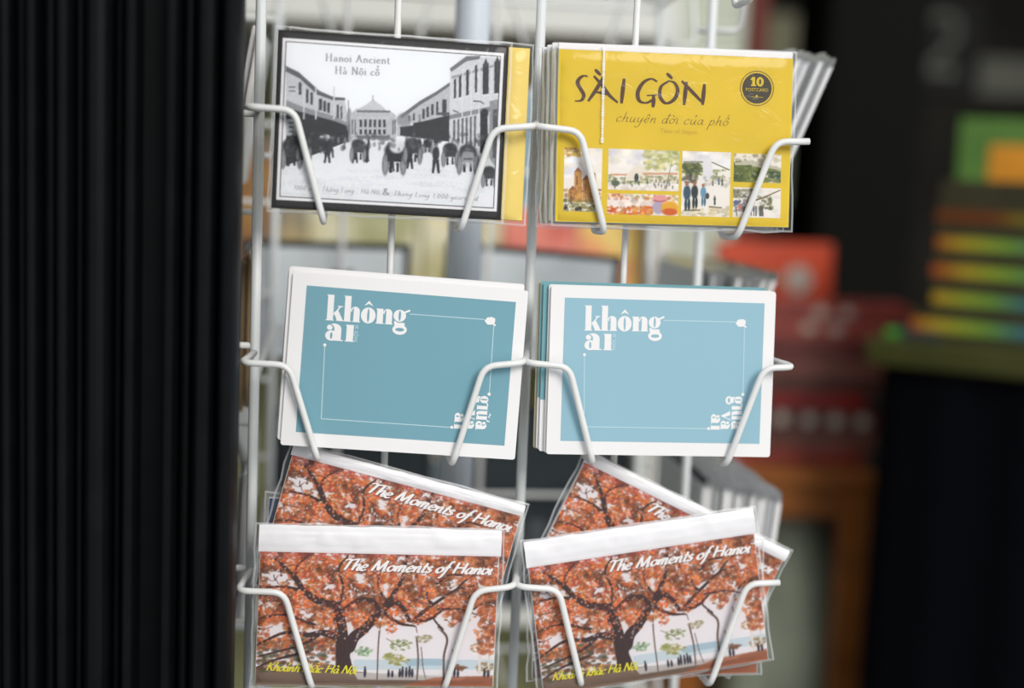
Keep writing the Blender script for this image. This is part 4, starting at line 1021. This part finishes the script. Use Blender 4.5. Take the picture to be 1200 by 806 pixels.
# ---------------------------------------------------------------------------
# the stall behind: shelf of magazines, tables, book stacks, wall bits
# ---------------------------------------------------------------------------
def book(name, label, cat, group, loc, rz, wd, dp, th, cover, pages, tiltx=0):
    """closed book lying flat: two boards, spine and page block"""
    r = tag(empty(name, loc, (tiltx, 0, rz)), label, cat, group)
    b = .0022 if th > .012 else .0012
    MB().box(-wd/2, wd/2, -dp/2, dp/2, 0, b).build('lower_cover', cover, r)
    MB().box(-wd/2, wd/2, -dp/2, dp/2, th-b, th).build('upper_cover', cover, r)
    MB().box(-wd/2, wd/2, -dp/2, -dp/2+b, b, th-b).build('spine', cover, r)
    MB().box(-wd/2+.003, wd/2-.003, -dp/2+b, dp/2-.004, b, th-b).build('page_block', pages, r)
    return r
def standing(name, label, cat, group, loc, rz, wd, ht, th, cover, pages, lean=0.):
    """closed book or magazine standing up, cover facing -y"""
    r = tag(empty(name, loc, (R_(-lean), 0, rz)), label, cat, group)
    b = .0015
    MB().box(-wd/2, wd/2, -th/2, -th/2+b, 0, ht).build('front_cover', cover, r)
    MB().box(-wd/2, wd/2, th/2-b, th/2, 0, ht).build('back_cover', cover, r)
    MB().box(-wd/2, -wd/2+b, -th/2+b, th/2-b, 0, ht).build('spine', cover, r)
    MB().box(-wd/2+b, wd/2-.002, -th/2+b, th/2-b, .002, ht-.002).build('page_block', pages, r)
    return r
M_pages = mat('page_block', (214, 206, 190), rough=.9, noise=.08, scale=400)

# shelf unit
M_shelf = mat('shelf_white', (226, 226, 220), rough=.6, noise=.04, scale=12); M_back = mat('shelf_back', (150, 150, 112), rough=.8, noise=.15, scale=8)
su = tag(empty('shelf_unit', (-.12, 1.14, 0)), 'white open shelf unit with an olive back behind the wire rack', 'shelf')
sx0, sx1 = -.46, .46
MB().box(sx0, sx1, .14, .155, 0, Z0+.62).build('back_panel', M_back, su)
for x in (sx0, sx1-.018): MB().box(x, x+.018, -.15, .14, 0, Z0+.62).build('side_panel', M_shelf, su)
for z in (-1.20, -.86, -.52, -.125, .300, .60): MB().box(sx0+.018, sx1-.018, -.15, .14, Z0+z, Z0+z+(.05 if z == .300 else .02), .002).build('shelf_board', M_shelf, su)
mags = [(-.42, .20, .26, [(120, 84, 44), (196, 140, 60), (90, 110, 130), (214, 190, 120)], 'ochre and blue magazine standing on the shelf, nearest the shutter'),
        (-.235, .165, .25, [(168, 130, 70), (140, 98, 58), (120, 122, 116), (196, 170, 116)], 'brown and ochre magazine standing on the shelf'),
        (-.075, .15, .24, [(206, 200, 160), (160, 160, 110), (226, 220, 190), (190, 170, 80)], 'cream and olive magazine standing on the shelf left of the pole'),
        (.06, .11, .25, [(216, 190, 110), (226, 220, 190), (150, 140, 60), (190, 150, 80)], 'yellowish magazine standing on the shelf behind the pole'),
        (.171, .105, .245, [(206, 84, 66), (226, 130, 110), (196, 70, 50), (236, 200, 190)], 'salmon red magazine standing on the shelf'),
        (.272, .092, .25, [(236, 214, 210), (226, 120, 90), (232, 200, 90), (240, 236, 232)], 'pink, white and yellow magazine standing at the shelf end')]
for i, (x, wd, ht, cs, lab) in enumerate(mags):
    if i == 0: x = -.425
    standing('magazine', lab, 'magazine', 'magazines on the shelf', (x, 1.035, Z0-.104), 0, wd, ht, .012, mat_blotch('magazine_cover_%d' % i, cs, 11, .3, .5, i+1), M_pages, 8)
# things on the board above
bx = tag(empty('carton', (.205, 1.13, Z0+.3505)), 'grey-white carton on the top board of the shelf', 'carton')
MB().box(-.09, .09, -.1, .1, 0, .12, .002).build('carton_body', mat('carton_grey', (186, 190, 192), rough=.7), bx); MB().box(-.02, .02, -.1012, -.1, .02, .05).build('print_mark', mat('print_slate', (120, 128, 134)), bx)
for i, (wd, c) in enumerate([(.25, (222, 222, 220)), (.24, (200, 204, 204)), (.25, (230, 228, 222))]):
    book('book', ['lowest white book lying on the top board of the shelf', 'middle grey book lying on the top board of the shelf', 'uppermost white book lying on the top board of the shelf'][i], 'book', 'white books on the top board', (-.10+.01*i, 1.12, Z0+.3505+.0265*i), .03*i, wd, .19, .026, mat('cover_pale_%d' % i, c, rough=.5), M_pages)
dk = tag(empty('shade_block', (-.045, 1.2, Z0-.1045)), 'black block added for the dark shadow under the shelf board behind the street photo', 'box')  # black block put in where only shadow lies below the board
MB().box(-.045, .045, -.05, .05, 0, .34, .003).build('shade_body', mat('shade_black', (24, 24, 24), rough=.5), dk); MB().box(-.047, .047, -.052, .052, .34, .375, .003).build('shade_cap', _m['shade_black'], dk)
# dark spines on the lower shelf
sp = [(.045, (54, 62, 66)), (.03, (30, 32, 34)), (.022, (130, 136, 138)), (.028, (40, 44, 46)), (.014, (206, 132, 40)), (.034, (22, 22, 24)), (.03, (86, 96, 100)), (.026, (44, 54, 58)), (.032, (60, 70, 76)), (.02, (150, 156, 158)), (.034, (36, 44, 48)), (.028, (70, 76, 80)), (.03, (40, 40, 44)), (.024, (110, 112, 108)), (.03, (50, 58, 60))]
names = ['slate', 'black', 'grey', 'charcoal', 'thin orange', 'thick black', 'blue-grey', 'dark teal', 'steel grey', 'thin pale grey', 'dark blue-grey', 'mid grey', 'dark plum', 'olive grey', 'dark slate']
x = -.16
for i, ((wd, c), nm) in enumerate(zip(sp, names)):
    hg = .20+.03*((i*7) % 5)/4
    r = tag(empty('book', (x+wd/2, 1.07, Z0-.499), (0, 0, 0)), nm+' book spine standing on the lower shelf behind the rack', 'book', 'books on the lower shelf')
    cv = mat('spine_%d' % i, c, rough=.5)
    MB().box(-wd/2, wd/2, -.07, -.066, 0, hg, .001).build('spine', cv, r); MB().box(-wd/2, -wd/2+.002, -.066, .07, 0, hg).build('cover', cv, r); MB().box(wd/2-.002, wd/2, -.066, .07, 0, hg).build('cover', cv, r)
    MB().box(-wd/2+.002, wd/2-.002, -.066, .066, .003, hg-.003).build('page_block', M_pages, r)
    x += wd+.0008

# pale board behind the shelf
db = tag(empty('notice_board', (.47, 1.46, 0)), 'tall pale green board with a dark red edge post beside the shelf', 'board')
MB().box(-.16, .10, -.01, .01, 0, Z0+.75).build('board_sheet', mat('board_pale', (196, 202, 184), rough=.8, noise=.08, scale=9), db)
MB().box(.10, .135, -.02, .02, 0, Z0+.75, .003).build('edge_post', mat('post_red', (96, 34, 24), rough=.6), db)
for i, z in enumerate((.27, .315, .36)): MB().box(-.15, .09, -.0125, -.01, Z0+z, Z0+z+.006).build('batten', M_shelf, db)

# wooden table with the red books
tb_ = tag(empty('wooden_table', (.50, 1.12, 0), (0, 0, R_(-6))), 'small orange wooden table carrying the red books', 'table')
M_wood = mat('orange_wood', (150, 88, 34), rough=.5, noise=.25, scale=14)
zt = Z0-.285
MB().box(-.115, .165, -.17, .2, zt-.02, zt, .003).build('table_top', M_wood, tb_)
for a in [(-.10, .15, -.155, -.135), (-.10, .15, .165, .185)]: MB().box(*a, zt-.068, zt-.02).build('apron', M_wood, tb_)
for x in (-.105, .122):
    for y in (-.16, .15): MB().box(x, x+.04, y, y+.04, 0, zt-.02, .002).build('leg', M_wood, tb_)
# sack under the table
rng = np.random.default_rng(3); nu, nv = 28, 16; v = []; fcs = []
nn = value_noise(rng, nu+1, nv, 4)
for j in range(nv):
    a = j/(nv-1); rad = (math.sin(math.pi*(.06+.90*a))**.45)
    for i in range(nu):
        th = 2*math.pi*i/nu; k = rad*(1+.18*(nn[j, i]-.5)+.06*math.sin(5*th+3*a))
        v.append((.098*k*math.cos(th), .08*k*math.sin(th), a*.86))
for j in range(nv-1):
    for i in range(nu): k = (i+1) % nu; fcs.append((j*nu+i, j*nu+k, (j+1)*nu+k, (j+1)*nu+i))
fcs += [tuple(range(nu-1, -1, -1)), tuple((nv-1)*nu+i for i in range(nu))]
sk = tag(empty('sack', (.582, 1.10, 0)), 'dull green-grey plastic sack standing under the wooden table', 'sack')
mesh_obj('sack_body', v, fcs, mat('sack_green', (196, 206, 180), rough=.45, spec=.5, noise=.35, scale=7, bump=.6, bscale=18), sk, True)
vv, ff = tube_data([(.03*math.cos(k*.5236), .03*math.sin(k*.5236), .862) for k in range(13)], .006, 6); mesh_obj('sack_tie', vv, ff, mat('tie_grey', (140, 140, 130)), sk, True)

reds = [((150, 62, 50), 'dark red book, lowest of the stack on the wooden table', .024), ((120, 74, 60), 'brown book second from the bottom of the stack', .026), ((96, 46, 42), 'maroon book with a row of pale round marks on its spine', .030),
        ((152, 40, 34), 'bright red book above the pale-dotted maroon one', .024), ((96, 60, 52), 'dusky brown book in the middle of the stack', .022), ((140, 84, 72), 'faded pink-brown book in the middle of the stack', .026),
        ((104, 48, 42), 'dark maroon book near the top of the stack', .028), ((170, 80, 70), 'rose red book second from the top of the stack', .024), ((150, 66, 58), 'red book with pale marks topping the stack', .022)]
z = zt+.0005
for i, (c, lab, th) in enumerate(reds):
    wd = .235+.02*((i*5) % 3)/2; rz = R_(-6-5*((i*3) % 4)/3)
    if i == 7: zbox = z
    dp = .17 if i < 7 else .085
    b = book('book', lab, 'book', 'red books on the wooden table', (.545+.012*((i*7) % 3-1)+(.045 if i > 6 else 0), 1.075+.006*(i % 2)-(.042 if i > 6 else 0), z), rz, wd if i < 7 else .2, dp, th, mat('cover_red_%d' % i, c, rough=.4, spec=.4, noise=.3, scale=18), mat('pages_rosy', (176, 140, 124), rough=.9))
    if i in (2, 7, 8):
        for k in range(5 if i == 2 else 2):
            vv, ff = ell2(-.06+.038*k+(0 if i == 2 else .03), th*.5, .010, th*.33, 12)
            mesh_obj('spine_mark', [(a, -dp/2-.0005, q) for a, q in vv], ff, mat('mark_pale', (196, 184, 168), rough=.5), b)
    z += th+.0006
ob = standing('picture_box', 'orange-red upright box with a pale round emblem on top of the red books', 'box', None, (.538, 1.12, zbox), R_(-2), .172, .125, .03, mat('box_orange', (190, 66, 32), rough=.45, noise=.12, scale=12), M_pages, 6)
vv, ff = ell2(.035, .07, .021, .021, 20); mesh_obj('emblem', [(a, -.0155, q) for a, q in vv], ff, mat('emblem_grey', (170, 160, 150), rough=.4), ob)
MB().box(-.06, .005, -.0158, -.0152, .058, .078).build('lettering_bar', mat('bar_olive', (120, 96, 60), rough=.5), ob)
MB().box(-.03, .06, -.0158, -.0152, .012, .026).build('pale_strip', mat('strip_pale', (200, 150, 130), rough=.4), ob)

# table with the holographic books; black skirt added for the shadow underneath
ang = R_(-36); A = Vector((.560, .80))
ux = Vector((math.cos(ang), math.sin(ang))); uy = Vector((-math.sin(ang), math.cos(ang)))
st = tag(empty('display_table', (A.x, A.y, 0), (0, 0, ang)), 'dark display table with an olive top and black cloth skirt filling in the shadow beneath', 'table')
zs = Z0-.076
MB().box(0, .52, 0, .42, zs-.034, zs, .003).build('table_top', mat('top_olive', (64, 66, 26), rough=.4, spec=.3, noise=.2, scale=10), st)
prof = []; n = 60
for k in range(n):
    q = k/n*4; sd = int(q); u = q-sd
    cx, cy = [(.02+.48*u, .02), (.50, .02+.38*u), (.50-.48*u, .40), (.02, .40-.38*u)][sd]
    wv = .007*math.sin(k*1.9); cx += wv if sd in (1, 3) else 0; cy += wv if sd in (0, 2) else 0; prof.append((cx, cy))
v = [(a, b, .005) for a, b in prof]+[(a, b, zs-.034) for a, b in prof]
mesh_obj('shade_skirt', v, [(i, (i+1) % n, n+(i+1) % n, n+i) for i in range(n)], mat('skirt_shade', (10, 11, 15), rough=.9, spec=.03), st, True)
def T(a, b): p = A+ux*a+uy*b; return p.x, p.y
z = zs+.0003
holo = [('lowest, widest holographic book of the stack on the display table', .036, .01), ('holographic-edged book second from the bottom of the stack', .034, .0), ('holographic-edged book in the lower middle of the stack', .035, .03), ('holographic-edged book in the upper middle of the stack', .034, .02),
        ('dull holographic-edged book second from the top of the stack', .033, .09), ('olive-topped book on top of the holographic stack', .030, .2)]
M_hc = mat('holo_cover', (58, 54, 30), rough=.35, spec=.5, noise=.2, scale=20); M_hp = mat('holo_pages', (96, 90, 52), rough=.6, noise=.2, scale=60)
for i, (lab, th, shf) in enumerate(holo):
    wd = .255 if i == 0 else .23; x_, y_ = T(.072+wd/2-(.022 if i == 0 else 0)+.003*(i % 2), .03+.085)
    b = book('book', lab, 'book', 'holographic books on the display table', (x_, y_, z), ang+R_(2*((i*3) % 3-1)), wd, .17, th, M_hc, M_hp)
    if i < 5: MB().box(-wd/2-.0004, wd/2+.0004, -.0862, -.0852, th*.34, th*.74).build('foil_band', mat_rainbow('foil_%d' % i, shf, 1. if i < 4 else .4), b)
    z += th+.0004
x_, y_ = T(.10, .31)
GB = standing('book', 'tall green and orange picture book standing behind the holographic stack', 'book', None, (x_+.030, y_, zs+.0005), R_(-20), .18, .292, .022, mat('cover_leaf_green', (74, 112, 40), rough=.4, noise=.25, scale=20), M_pages, 5)
MB().box(-.048, .082, -.0122, -.0112, .165, .255).build('orange_panel', mat('panel_orange', (196, 128, 20), rough=.4, noise=.2, scale=15), GB)
cd = tag(empty('disc_case', (*T(.018, .03), zs+.0003), (0, 0, ang)), 'small green-edged case lying on the corner of the display table', 'case')
MB().box(0, .07, 0, .06, 0, .012, .001).build('case_shell', mat('case_dark', (50, 54, 66), rough=.3), cd); MB().box(-.0006, .018, -.0008, .0, .001, .011).build('green_tab', mat('tab_green', (70, 160, 50), rough=.4), cd)

# bits on the rear wall
def wall_sheet(label, x0, x1, z0, z1, c, nm='poster', extra=None):
    r = tag(empty(nm, ((x0+x1)/2, 2.412, Z0+z0)), label, 'poster', 'sheets on the rear wall')
    MB().box(-(x1-x0)/2, (x1-x0)/2, -.004, .004, 0, z1-z0).build('sheet', mat('sheet_%d_%d_%d' % c, c, rough=.8, noise=.2, scale=6), r)
    return r
wall_sheet('pale olive sheet high on the dark rear wall beside the pillar', .885, 1.03, .31, .50, (120, 118, 96))
wall_sheet('narrow grey-green sheet on the rear wall beside the yellow pack', .89, .99, .05, .27, (110, 118, 98))
r = wall_sheet('black board with a grey figure 2 on the rear wall', 1.24, 1.44, .34, .56, (24, 24, 22))
L = []; ribbon(L, [(-.04, .145), (-.02, .175), (.025, .175), (.035, .135), (.0, .085), (-.045, .045)], lambda t_, s: .016); ribbon(L, [(-.045, .045), (.05, .045)], lambda t_, s: .016)
ink('figure', L, mat('figure_grey', (92, 92, 84), rough=.7), r, -.0045)
wall_sheet('pale grey sheet at the far right of the rear wall', 1.42, 1.62, .335, .425, (92, 92, 84))
